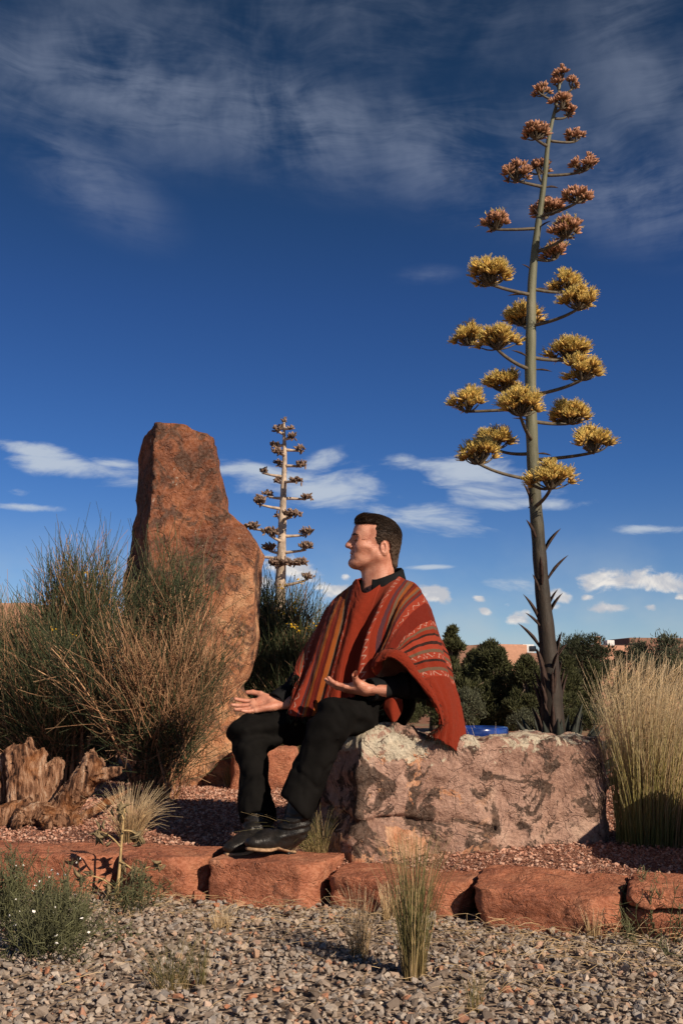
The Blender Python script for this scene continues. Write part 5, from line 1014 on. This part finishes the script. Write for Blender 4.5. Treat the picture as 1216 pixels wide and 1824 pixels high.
def tuft(name, base, n, h, rad, spread, mt, label, group='grass tufts', cat='grass tuft', **kw):
    V, F, A = blades(base, n, h, rad, spread, **kw); return tag(mk(name, V, F, mt, None, attrs=A, loc=base), label, cat, group)
def on_gravel(px, py):
    y = 3.3
    for _ in range(20):
        p = at(px, py, y); y = y * HC / max(0.05, HC - p[2])
    return at(px, py, y)
def on_bed(px, py):
    y = 4.5
    for _ in range(20):
        p = at(px, py, y); y = y * (HC - TZ) / max(0.02, HC - p[2])
    p = at(px, py, y); p[2] = TZ; return p
fg = thing('feather_grass', on_bed(1160, 1502), 'big clump of tall straw-tipped feather grass beside the bench boulder', 'grass', )
b = on_bed(1160, 1502)
V, F, A = blades(b, 1250, 0.70, 0.145, 0.20, (0.09, 0.0), 0.5, 0.0012, 0.06, 6); mk('blades', V, F, MT['straw'], fg, attrs=A)
V, F, A = blades(b + np.array([0.03, 0, 0]), 800, 0.80, 0.14, 0.20, (0.15, -0.02), 0.6, 0.0011, 0.08, 6); mk('seed_stems', V, F, MT['tuft_dry'], fg, attrs=A)
# feathery awns on the seed stems
tipz = np.stack([b[0] + rng.uniform(-0.16, 0.30, 700), b[1] + rng.normal(size=700) * 0.13, b[2] + rng.uniform(0.38, 0.68, 700)], 1); e = tipz + np.stack([rng.uniform(0.0, 0.10, 700), rng.normal(size=700) * 0.02, rng.uniform(0.05, 0.14, 700)], 1)
V, F, A = strands(tipz, (tipz + e) / 2 + rng.normal(size=(700, 3)) * 0.008, e, 0.0012, 0.0005, 3); mk('awns', V, F, MT['tuft_dry'], fg, attrs=A)
tuft('grass_tuft', on_gravel(737, 1745), 330, 0.40, 0.030, 0.20, MT['tuft_green'], 'tall upright green grass tuft growing out of the grey gravel', droop=0.6, r=0.00095, wob=0.09)
tuft('grass_tuft', on_gravel(640, 1705), 110, 0.20, 0.026, 0.28, MT['tuft_dry'], 'small straw-coloured grass tuft beside the tall green tuft', r=0.0008, wob=0.14)
tuft('grass_tuft', on_gravel(305, 1765), 150, 0.15, 0.045, 0.50, MT['tuft_green'], 'low wispy green grass tuft in the gravel below the boots', r=0.0007, wob=0.22, droop=0.7)
tuft('grass_tuft', on_gravel(357, 1768), 46, 0.16, 0.012, 0.16, MT['tuft_green'], 'thin upright green sprout in the gravel beside the low wispy tuft', r=0.0008, wob=0.12)
tuft('grass_tuft', on_gravel(393, 1660), 90, 0.075, 0.03, 0.35, MT['tuft_dry'], 'tiny dry tuft in the gravel under the boot block', r=0.0010)
tuft('grass_tuft', on_gravel(845, 1800), 50, 0.09, 0.02, 0.2, MT['tuft_green'], 'small green sprout near the bottom of the gravel', r=0.0007, wob=0.2)
tuft('grass_tuft', on_gravel(695, 1640), 80, 0.13, 0.03, 0.2, MT['tuft_dry'], 'dry stubble tuft against the long low edging block', r=0.0010)
tuft('grass_tuft', on_gravel(1055, 1672), 60, 0.10, 0.02, 0.25, MT['tuft_dry'], 'dry stubble tuft against the big rugged block', r=0.0010)
tuft('grass_tuft', on_bed(563, 1520), 160, 0.22, 0.05, 0.85, MT['tuft_green'], 'sprawling green grass tuft beside the boot heel at the boulder foot', lean=(-0.45, -0.15), droop=0.85, r=0.0008, wob=0.15)
tuft('grass_tuft', on_bed(415, 1404), 120, 0.16, 0.05, 0.35, MT['tuft_green'], 'little green grass tuft at the foot of the standing stone', r=0.0014)
tuft('grass_tuft', on_bed(232, 1500), 420, 0.25, 0.04, 0.62, MT['tuft_dry'], 'pale arching feather grass tuft between stump and edging', droop=0.8, r=0.0010, lean=(0.1, 0))

# white-flowered weeds in the lower left corner
MT['white'] = rnd_mat('white_petals', [(0, (0.75, 0.72, 0.66)), (1, (0.85, 0.83, 0.80))], 0.6, 0.05, 40, speck=0.0)
def weed_bush(base, hw, h, n, label, nfl=0, dp=0.14, group='weeds among the gravel'):
    root = thing('weed_bush', base, label, 'weed', group); n0 = n // 9
    a = rng.normal(size=(n0, 3)) * np.array([hw * .5, dp, 0]); P0 = np.asarray(base) + a * 0.55; tip = np.asarray(base) + a + np.array([0, 0, 1]) * h * rng.uniform(0.35, 1.0, (n0, 1)) * np.exp(-(a[:, :1] / hw) ** 2)
    mid = (P0 + tip) / 2 + rng.normal(size=(n0, 3)) * 0.03; V, F, A = strands(P0, mid, tip, 0.0016, 0.0009, 4); mk('stems', V, F, MT['weed'], root, attrs=A)
    id_ = rng.integers(0, n0, n); t = rng.uniform(.25, 1, (n, 1)); P = (1 - t) ** 2 * P0[id_] + 2 * t * (1 - t) * mid[id_] + t ** 2 * tip[id_]; d = rng.normal(size=(n, 3)) * .7 + np.array([0, 0, .55]); d /= np.linalg.norm(d, axis=1)[:, None]
    e = P + d * rng.uniform(.018, .05, (n, 1)); V, F, A = strands(P, (P + e) / 2 + rng.normal(size=(n, 3)) * .004, e, 0.0016, 0.0007, 2); mk('leaves', V, F, MT['weed'], root, attrs=A)
    if nfl:
        k = rng.choice(n0, nfl); C_ = tip[k] + rng.normal(size=(nfl, 3)) * 0.012; V, F, A = scatter_stones(C_, rng.uniform(.004, .0075, nfl), shapes2[:5], 2.0); mk('blossoms', V, F, MT['white'], root, smooth=False, attrs=A)
b = on_gravel(95, 1690); weed_bush(b, 0.155, 0.23, 2000, 'green weed bush dotted with small white flowers in the gravel', 26)
b = on_gravel(20, 1640); weed_bush(b, 0.13, 0.26, 1300, 'green weed bush at the frame edge behind the white-flowered one', 8)
b = on_gravel(1165, 1668); weed_bush(b, 0.17, 0.20, 700, 'sparse green weed in front of the thin red slab')
b = on_gravel(250, 1618); weed_bush(b, 0.10, 0.18, 420, 'leafy green weed against the edging below the dried stalk')
# dried leafy weed stalk
b = on_gravel(205, 1612); ws = thing('dried_weed', b, 'dried tan weed stalk with drooping grey-green leaves against the edging', 'weed', 'weeds among the gravel')
yb = b[1]; mp_ = [at(205, 1612, yb), at(212, 1560, yb), at(216, 1510, yb + .02), at(222, 1440, yb + .03)]; cv = curve(np.array(mp_), 14); V, F = tube(cv, np.linspace(0.0075, 0.003, 14), 7); mk('stem', V, F, MT['tuft_dry'] if False else flat_mat('dry_stem', (0.40, 0.28, 0.13), 0.7, 0.3, 30), ws)
MT['dryleaf'] = flat_mat('curled_dry_leaf', (0.23, 0.175, 0.095), 0.8, 0.5, 40, 0.4)
dme = mesh_data('leaf', *leaf_blade(0.045, 0.015, 0.9, 0.45, 6)); dme.materials.append(MT['dryleaf'])
for (x0, y0), (x1, y1) in [((210, 1575), (290, 1540)), ((214, 1535), (265, 1585)), ((216, 1510), (170, 1480)), ((209, 1585), (150, 1560)), ((219, 1480), (255, 1500)), ((221, 1460), (200, 1440)), ((208, 1592), (265, 1622))]:
    a, e = at(x0, y0, yb), at(x1, y1, yb + rng.normal() * 0.04); c = bez(a, (a + e) / 2 + np.array([0, 0, .03]), e, 8); V, F = tube(c, np.linspace(.0035, .0018, 8), 5); br = mk('twig', V, F, bpy.data.materials['dry_stem'], ws)
    for k in range(9):
        o_ = rng.normal(size=3); o_[2] -= .3; o_ /= np.linalg.norm(o_); y_ = np.cross(o_, rng.normal(size=3)); y_ /= np.linalg.norm(y_)
        put_copy('leaf', dme, ws, c[rng.integers(2, 8)] + rng.normal(size=3) * .008, np.stack([np.cross(y_, o_), y_, o_], 1), rng.uniform(.6, 1.15))
# dry straw litter on the gravel (uncountable)
n = 2400; x, y = rand_area(n, -1.3, 1.4, 2.5, 3.9); k = (y < edgeY(x) - 0.02) & (rng.random(n) < np.where(edgeY(x) - y < .42, 1.0, np.clip(x * .7 + .15, .08, .6))); x, y = x[k], y[k]; n = len(x); a = rng.uniform(0, 6.3, n); L = rng.uniform(.03, .13, n); z = .022 + rng.random(n) * .018
P0 = np.stack([x, y, z], 1); P2 = P0 + np.stack([np.cos(a) * L, np.sin(a) * L, rng.normal(size=n) * .012], 1); V, F, A = strands(P0, (P0 + P2) / 2 + rng.normal(size=(n, 3)) * .012 + np.array([0, 0, .012]), P2, .0010, .0005, 3)
tag(mk('straw_litter', V, F, MT['tuft_dry'], attrs=A), 'dry straw and stalks strewn over the gravel', 'litter', kind='stuff')

# ------------------------------------------------------------------ weathered stump
MT['wood'] = None
def wood_mat():
    m, g = new_mat('weathered_juniper_wood'); p = g.obj()
    w = g.vm('ADD', p, g.vm('MULTIPLY', g.noise(p, 4, 3, 0.5, 0, 1), (0.10, 0.10, 0.10)))
    n1 = g.noise(g.vm('MULTIPLY', w, (34, 34, 4.5)), 1.0, 7, 0.65); n2 = g.noise(p, 7, 5, 0.6)
    col = g.ramp(n1, [(0.38, (0.030, 0.014, 0.009)), (0.47, (0.20, 0.095, 0.052)), (0.55, (0.38, 0.21, 0.125)), (0.66, (0.54, 0.38, 0.27))])
    col = g.mix(g.mr(n2, 0.50, 0.66, 0, 0.75), col, g.ramp(n1, [(0.3, (0.15, 0.045, 0.012)), (0.7, (0.40, 0.16, 0.05))]))
    g.out(col, 0.85, g.bump(n1, 1.0, 0.05), 0.2); return m
MT['wood'] = wood_mat()
YS = 5.0; q = lambda x, y, d=0: at(x, y, YS + d).astype(np.float32)
limbs = [(q(50, 1468), q(44, 1400), .104, .080), (q(44, 1402), q(34, 1330, .03), .080, .074), (q(50, 1402), q(66, 1338, .05), .056, .050), (q(-2, 1462, .03), q(-2, 1345, .06), .036, .030), (q(72, 1445, .04), q(92, 1378, .08), .060, .052), (q(90, 1382, .08), q(103, 1360, .09), .050, .036),
         (q(96, 1466, -.05), q(146, 1398, -.09), .066, .062), (q(146, 1398, -.09), q(172, 1352, -.11), .064, .058), (q(150, 1388, -.10), q(211, 1373, -.15), .042, .020), (q(148, 1454, .04), q(192, 1430, .08), .026, .024), (q(190, 1431, .08), q(236, 1405, .14), .024, .010),
         (q(64, 1450, -.12), q(112, 1464, -.18), .056, .036), (q(24, 1450, -.12), q(-34, 1468, -.18), .056, .036), (q(78, 1446, -.10), q(86, 1470, -.26), .044, .026), (q(46, 1440, -.1), q(30, 1470, -.26), .046, .028), (q(118, 1445, -.02), q(140, 1470, -.14), .038, .022)]
def stump_f(P):
    D = None
    for k, (a, b, ra, rb) in enumerate(limbs):
        Ln = np.linalg.norm(b - a); ax = (b - a) / Ln; t = (P - a) @ ax; rad = P - a - t[:, None] * ax
        d = sdcap(P, a, b, ra, rb)
        if k in (1, 2, 3, 7, 8): d = smax(d, t - Ln + 0.035 * fbm(P + k, (26, 26, 5), 2), 0.004)      # broken ends
        if NOISE[0]:
            gq = rad * 46 + ax[None] * t[:, None] * 2.2 + k * 3.1; n_ = fbm(gq, 1.0, 2)
            d = d + 0.017 * np.clip(1 - np.abs(n_) * 5, 0, 1) - 0.006 * fbm(gq * 2.6, 1.0, 2, 0.5, True) - 0.010 * fbm(rad * 12 + ax[None] * t[:, None] * 1.5 + k, 1.0, 2)
        D = d if D is None else smin(D, d, 0.014)
    return D
lo = at(-60, 1475, YS) - 0.1; hi = at(245, 1320, YS + .2) + 0.1; lo[1] = YS - .36; hi[1] = YS + .34; lo[2] = TZ - .03
gr = grid(lo, hi, 0.0085); V, F = surfnet(field(gr, stump_f, .05), gr); tag(mk('tree_stump', V, F, MT['wood'], loc=(*at(90, 1460, YS)[:2], TZ)), 'weathered grey-brown stump with splintered root limbs on the red gravel', 'stump')

# ------------------------------------------------------------------ blue glazed pot
MT['blue'] = None
m, g = new_mat('cobalt_glaze'); p = g.obj(); n1 = g.noise(p, 12, 5, 0.6); g.out(g.ramp(n1, [(0.3, (0.006, 0.018, 0.10)), (0.6, (0.012, 0.045, 0.24)), (0.8, (0.03, 0.09, 0.36))]), 0.18, g.bump(n1, 0.08, 0.01), 0.6, **{'Coat Weight': 0.5}); MT['blue'] = m
pc = at(842, 1300, 5.45); pc[2] = TZ; pot = thing('plant_pot', pc, 'cobalt blue glazed plant pot behind the bench boulder', 'plant pot')
def lathe(prof, c, n=48):
    an = np.arange(n) * 2 * math.pi / n; V = np.array([[c[0] + r * math.cos(a), c[1] + r * math.sin(a), c[2] + z] for r, z in prof for a in an]); m_ = len(prof); i = (np.arange(m_ - 1) * n)[:, None]; j = np.arange(n)[None]; j2 = (j + 1) % n
    return V, np.stack([i + j, i + j2, i + n + j2, i + n + j], -1).reshape(-1, 4)
V, F = lathe([(0.0, 0.0), (.12, .0), (.125, .01), (.145, .12), (.163, .26), (.170, .345), (.168, .352), (.178, .356), (.186, .366), (.186, .418), (.181, .428), (.170, .430), (.163, .424), (.158, .38), (.152, .36), (0.0, .36)], pc); mk('vessel', V, F, MT['blue'], pot)
V, F = lathe([(0.0, .372), (.08, .376), (.156, .370)], pc, 32); mk('potting_soil', V, F, flat_mat('dark_soil', (0.09, 0.06, 0.04), 0.95, 0.5, 60, 0.8), pot)
tuft('grass_tuft', at(868, 1322, 5.15) * np.array([1, 1, 0]) + np.array([0, 0, TZ]), 60, 0.48, .05, .28, MT['tuft_dry'], 'thin dry grass stalks rising in front of the blue pot', lean=(-0.10, 0), droop=.2, r=.0010)

# ------------------------------------------------------------------ the neighbourhood behind
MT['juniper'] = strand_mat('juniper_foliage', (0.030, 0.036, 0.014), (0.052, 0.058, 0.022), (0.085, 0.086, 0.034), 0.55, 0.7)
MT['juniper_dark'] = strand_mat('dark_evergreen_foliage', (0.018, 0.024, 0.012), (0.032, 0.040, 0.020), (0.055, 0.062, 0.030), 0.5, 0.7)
MT['olive'] = strand_mat('grey_green_foliage', (0.040, 0.046, 0.026), (0.075, 0.082, 0.048), (0.125, 0.130, 0.080), 0.5, 0.7)
MT['bark'] = flat_mat('grey_bark', (0.16, 0.115, 0.085), 0.9, 0.4, 12, 0.6)
def sprays(P, D, L, Wd, rnd):
    """little three-cornered leaf sprays folded along the middle"""
    n = len(P); A = np.cross(D, rng.normal(size=(n, 3))); A /= np.linalg.norm(A, axis=1)[:, None] + 1e-9
    V = np.stack([P - A * Wd[:, None] * .5, P + D * L[:, None] * .45 + np.cross(D, A) * Wd[:, None] * .25, P + A * Wd[:, None] * .5, P + D * L[:, None]], 1).reshape(-1, 3)
    b = (np.arange(n) * 4)[:, None]; F = np.concatenate([b + np.array([[0, 1, 3]]), b + np.array([[1, 2, 3]])]); return V, F, {'t': np.tile([0.2, .5, .2, 1.0], n), 'rnd': np.repeat(rnd, 4)}
def tree(name, px, pbot, ptop, wpx, Y, mt, label, n=7000, shape='round', leaf=0.10, cat='tree', group='trees beyond the garden', nclump=42, trunk=True):
    base = at(px, pbot, Y); top = at(px, ptop, Y); ppm = FPX / (Y * CP); w = wpx / ppm; gzv = float(ground_h(0, Y)); base[2] = min(base[2], gzv + 0.05) if base[2] > gzv else base[2]
    base[2] = gzv; h = top[2] - base[2]; root = thing(name, base, label, cat, group)
    q = rng.normal(size=(nclump, 3)); q /= np.linalg.norm(q, axis=1)[:, None]; q *= rng.random((nclump, 1)) ** .4
    if shape == 'cone': zc = rng.uniform(0.08, .95, nclump); wr = np.clip(1.02 - zc, .06, 1) ** .8; C_ = np.stack([q[:, 0] * w * .42 * wr, q[:, 1] * w * .42 * wr, zc * h], 1); cr = (0.09 + .13 * wr) * w
    elif shape == 'column': zc = rng.uniform(0.06, .96, nclump); wr = np.interp(zc, [0, .3, .7, 1], [.9, 1, .72, .25]) * 1.28; C_ = np.stack([q[:, 0] * w * .40 * wr, q[:, 1] * w * .40 * wr, zc * h * (1 - .25 * rng.random(nclump) * np.abs(q[:, 0]))], 1); cr = (.055 + .065 * wr) * w
    elif shape == 'scrub': C_ = q * np.array([w * .46, w * .4, h * .40]) + np.array([0, 0, h * .5]); cr = np.full(nclump, .12 * w) * rng.uniform(.6, 1.3, nclump)
    else: C_ = q * np.array([w * .40, w * .40, h * .36]) + np.array([0, 0, h * .60]); cr = np.full(nclump, .12 * w) * rng.uniform(.6, 1.5, nclump)
    C_ = C_ + base
    if trunk:
        tp = np.stack([base, base + np.array([.03 * w, 0, h * .3]), base + np.array([-.02 * w, .02, h * .62]), base + np.array([0, 0, h * .85])]); V, F = tube(curve(tp, 10), np.linspace(.05 * w + .02, .012, 10), 8); tk = mk('trunk', V, F, MT['bark'], root)
        S0 = base + np.array([0, 0, 1]) * (h * rng.uniform(.12, .6, nclump))[:, None]; V, F, A = strands(S0, (S0 + C_) / 2 + np.array([0, 0, .05 * h]), C_, .014 * w + .006, .004, 4, 5); mk('limbs', V, F, MT['bark'], root)
    id_ = rng.integers(0, nclump, n); d = rng.normal(size=(n, 3)); d /= np.linalg.norm(d, axis=1)[:, None]; rr = cr[id_] * rng.random(n) ** .38
    P = C_[id_] + d * rr[:, None] * np.array([1, 1, .9]); P[:, 2] = np.maximum(P[:, 2], base[2] + .02); D = d * .7 + np.array([0, 0, .8]) + rng.normal(size=(n, 3)) * .4; D /= np.linalg.norm(D, axis=1)[:, None]; rv = np.clip(rng.random(nclump)[id_] * .5 + rng.random(n) * .5, 0, 1)
    V, F, A = sprays(P, D, leaf * rng.uniform(.6, 1.4, n), leaf * rng.uniform(.3, .6, n), rv); mk('crown', V, F, mt, root, smooth=False, attrs=A); return root
tree('juniper_tree', 806, 1290, 1112, 78, 24, MT['juniper'], 'narrow twin-topped juniper right behind the poncho hem', 13000, 'column', .11, nclump=60)
tree('juniper_tree', 768, 1290, 1128, 70, 25, MT['juniper'], 'juniper half hidden behind the man\'s back', 9000, 'column', .11)
tree('juniper_tree', 878, 1290, 1142, 130, 25.5, MT['juniper'], 'broad dense juniper below the distant low adobe roof', 22000, 'column', .11, nclump=110)
tree('juniper_tree', 940, 1285, 1168, 90, 24.5, MT['juniper'], 'lower juniper just left of the agave stalk', 14000, 'column', .11, nclump=70)
tree('juniper_tree', 845, 1290, 1150, 84, 27.5, MT['juniper'], 'juniper standing between the twin-topped one and the broad one', 12000, 'column', .11, nclump=60)
tree('juniper_tree', 1000, 1285, 1205, 80, 25, MT['juniper'], 'low juniper just right of the agave stalk foot', 9000, 'column', .10, nclump=50)
tree('juniper_bush', 825, 1292, 1222, 80, 21.5, MT['olive'], 'low grey-green juniper bush above the blue pot', 5000, 'round', .07, cat='bush')
tree('round_tree', 1040, 1250, 1118, 128, 74, MT['juniper_dark'], 'big dark round-headed tree behind the square adobe house', 9000, 'round', .26)
tree('round_tree', 985, 1255, 1140, 76, 66, MT['juniper_dark'], 'dark round tree seen just right of the agave stalk', 5000, 'round', .24)
tree('pine_tree', 1014, 1262, 1166, 76, 36, MT['juniper'], 'young pine right of the agave stalk', 4500, 'cone', .13)
tree('pine_tree', 1056, 1262, 1172, 74, 37, MT['juniper'], 'young pine in front of the adobe house corner', 4500, 'cone', .13)
tree('spruce_tree', 1106, 1245, 1156, 54, 52, MT['juniper_dark'], 'small near-black spruce before the square adobe house', 4000, 'cone', .17)
tree('leafy_tree', 1176, 1260, 1134, 150, 40, MT['olive'], 'loose grey-green tree behind the feather grass', 14000, 'round', .15, nclump=70)
tree('leafy_tree', 1225, 1262, 1172, 120, 38, MT['juniper'], 'dark green tree cut by the frame edge behind the feather grass', 6000, 'round', .15)
tree('leafy_tree', 1116, 1265, 1200, 96, 34, MT['juniper'], 'low green tree under the small spruce', 4000, 'round', .12)
for k, (px, pt, w_, Y_, lb) in enumerate([(1010, 1262, 50, 22, 'low green shrub on the red soil right of the agave foot'), (1062, 1258, 44, 27, 'round grey sagebrush on the red soil'), (1040, 1272, 46, 20.5, 'small dark shrub by the grey road'), (940, 1262, 70, 20, 'grey scrub left of the agave foot'), (720, 1250, 80, 22, 'scrub behind the man\'s hip')]):
    tree('scrub_bush', px, 1290, pt, w_, Y_, MT['olive'] if k in (1, 3) else MT['juniper'], lb, 2600, 'round', .06, cat='bush', group='scrub beyond the garden', nclump=22, trunk=False)
# distant tree line along the ridge, one mass
n = 15000; xx = rng.uniform(-190, 230, n); hgt = 3.2 + 2.2 * fbm(np.stack([xx, 0 * xx, 0 * xx], 1), .045, 4); yy = 165 + rng.normal(size=n) * 7; z0 = ground_h(xx, yy); P = np.stack([xx, yy, z0 + rng.random(n) ** .8 * np.clip(hgt, 1.2, 7)], 1)
D = rng.normal(size=(n, 3)) + np.array([0, 0, .6]); D /= np.linalg.norm(D, axis=1)[:, None]; V, F, A = sprays(P, D, rng.uniform(.8, 1.9, n), rng.uniform(.6, 1.3, n), rng.random(n))
tag(mk('treeline', V, F, MT['juniper_dark'], smooth=False, attrs=A), 'far dark tree line along the horizon', 'trees', kind='stuff')

# adobe houses
MT['adobe'] = flat_mat('pink_adobe_stucco', (0.42, 0.225, 0.150), 0.92, 0.10, 3, 0.2)
MT['adobe_dark'] = flat_mat('brown_adobe_stucco', (0.22, 0.12, 0.085), 0.92, 0.12, 3, 0.2)
MT['glass'] = flat_mat('dark_window_glass', (0.018, 0.020, 0.024), 0.12, 0.2, 5, 0.0, spec=0.5)
MT['frame'] = flat_mat('brown_window_frame', (0.10, 0.055, 0.035), 0.7, 0.2)
MT['metal'] = flat_mat('pale_roof_metal', (0.55, 0.55, 0.55), 0.4, 0.15, 6)
def boxm(c, s, bev=0.0, rz=0.0):
    bm = bmesh.new(); bmesh.ops.create_cube(bm, size=1.0); bmesh.ops.scale(bm, vec=s, verts=bm.verts)
    if bev: bmesh.ops.bevel(bm, geom=bm.edges[:], offset=bev, segments=3, affect='EDGES', profile=0.5)
    bmesh.ops.rotate(bm, matrix=Matrix.Rotation(rz, 3, 'Z'), verts=bm.verts, cent=(0, 0, 0)); bm.verts.index_update()
    V = np.array([v.co[:] for v in bm.verts]) + np.asarray(c); F = {}
    for f in bm.faces: F.setdefault(len(f.verts), []).append([v.index for v in f.verts])
    bm.free(); return V, [np.array(x) for x in F.values()]
def house(name, px, Y, label, rz, parts, windows=(), extras=()):
    o = at(px, 1220, Y); o[2] = float(ground_h(0, Y)); root = thing(name, o, label, 'house', 'adobe houses beyond the trees'); c, s_ = math.cos(rz), math.sin(rz)
    def W_(x, y, z): return o + np.array([x * c - y * s_, x * s_ + y * c, z])
    for (nm, x, y, sx_, sy_, h, mt) in parts: V, F = boxm(W_(x, y, h / 2 - .1), (sx_, sy_, h + .2), 0.18, rz); mk(nm, V, F, MT[mt], root)
    for (x, y, z, w, h, nx) in windows:      # nx: 'f' front wall, 'l' left wall
        sz = (w, .10, h) if nx == 'f' else (.10, w, h)
        V, F = boxm(W_(x, y, z), sz, 0.0, rz); wn = mk('window', V, F, MT['frame'], root); k = 0.80; sz2 = (w * k, .12, h * k) if nx == 'f' else (.12, w * k, h * k); V, F = boxm(W_(x, y, z), sz2, 0, rz); mk('pane', V, F, MT['glass'], wn)
    for (nm, x, y, z, sz, mt) in extras: V, F = boxm(W_(x, y, z), sz, .04, rz); mk(nm, V, F, MT[mt], root)
    return root
zt = lambda py, Y: at(608, py, Y)[2] - float(ground_h(0, Y))
Yh = 88.0; ppm = FPX / (Yh * CP); h1 = zt(1150, Yh)
house('adobe_house', 1092, Yh, 'square pink adobe house with small windows behind the spruce', R(14), [('wall', 0, 3, 2.9, 7, h1, 'adobe'), ('wing', 3.3, 4.6, 4.2, 6, h1 - .45, 'adobe'), ('wing', 5.2, 2.9, 3.0, 3, zt(1166, Yh), 'adobe'), ('parapet', 3.0, 8, 6.0, 3, h1 + .35, 'adobe_dark')],
      [(-.55, -.5, zt(1181, Yh), .42, .50, 'f'), (.55, -.5, zt(1181, Yh), .42, .50, 'f'), (4.6, 1.4, zt(1180, Yh), .5, .9, 'f')], [('roof_vent', 1.6, 3.4, h1 + .25, (.75, .75, .75), 'metal'), ('chimney', 1.3, 5.0, h1 + .4, (.5, .5, 1.3), 'adobe'), ('drain_spout', -1.75, 1.2, h1 - .35, (.7, .3, .22), 'adobe')])
Yg = 112.0; h2 = zt(1147, Yg)
house('adobe_house', 905, Yg, 'long low pink adobe house above the broad juniper', R(22), [('wall', 0.3, 3.2, 5.2, 5.5, h2, 'adobe'), ('wing', 4.1, 2.8, 3.0, 5, h2 - .95, 'adobe_dark'), ('wing', -4.2, 5.6, 5.2, 6, h2 - .1, 'adobe_dark')], [], [('roof_unit', 3.1, 1.2, h2 - .45, (1.5, 1.3, .95), 'metal'), ('window', 3.6, .5, h2 - .45, (.9, .1, .6), 'glass'), ('drain_spout', -3.2, 2.3, h2 - .7, (.25, .8, .22), 'adobe')])
Yi = 96.0; h3 = zt(1143, Yi)
house('adobe_house', 1222, Yi, 'brown adobe house at the frame edge behind the loose grey-green tree', R(10), [('wall', 0, 4, 7.5, 7, h3, 'adobe_dark'), ('parapet', .6, 6.5, 8.5, 5, h3 + .55, 'adobe_dark'), ('wing', -2.5, 0, 4.0, 3, h3 - 1.2, 'adobe')], [(-2.2, -1.5, 2.4, .8, 1.0, 'f')], [])
Yj = 34.0; h4 = zt(1076, Yj)
house('adobe_house', -40, Yj, 'pale pink adobe wall glimpsed behind the broom at the frame edge', R(-8), [('wall', -2, 2, 8.0, 5, h4, 'adobe')], [], [])
# the grey road across the lower ground
xs_ = np.linspace(3, 45, 60); V = np.array([[x_, y_, float(gz(np.array([x_]), np.array([y_]))[0]) + .03] for x_ in xs_ for y_ in (15.0 + .02 * x_, 17.6 + .02 * x_)]); i = np.arange(59) * 2
tag(mk('road', V, np.stack([i, i + 2, i + 3, i + 1], 1), flat_mat('worn_grey_asphalt', (0.11, 0.10, 0.09), 0.95, 0.25, 2, 0.2)), kind='structure')
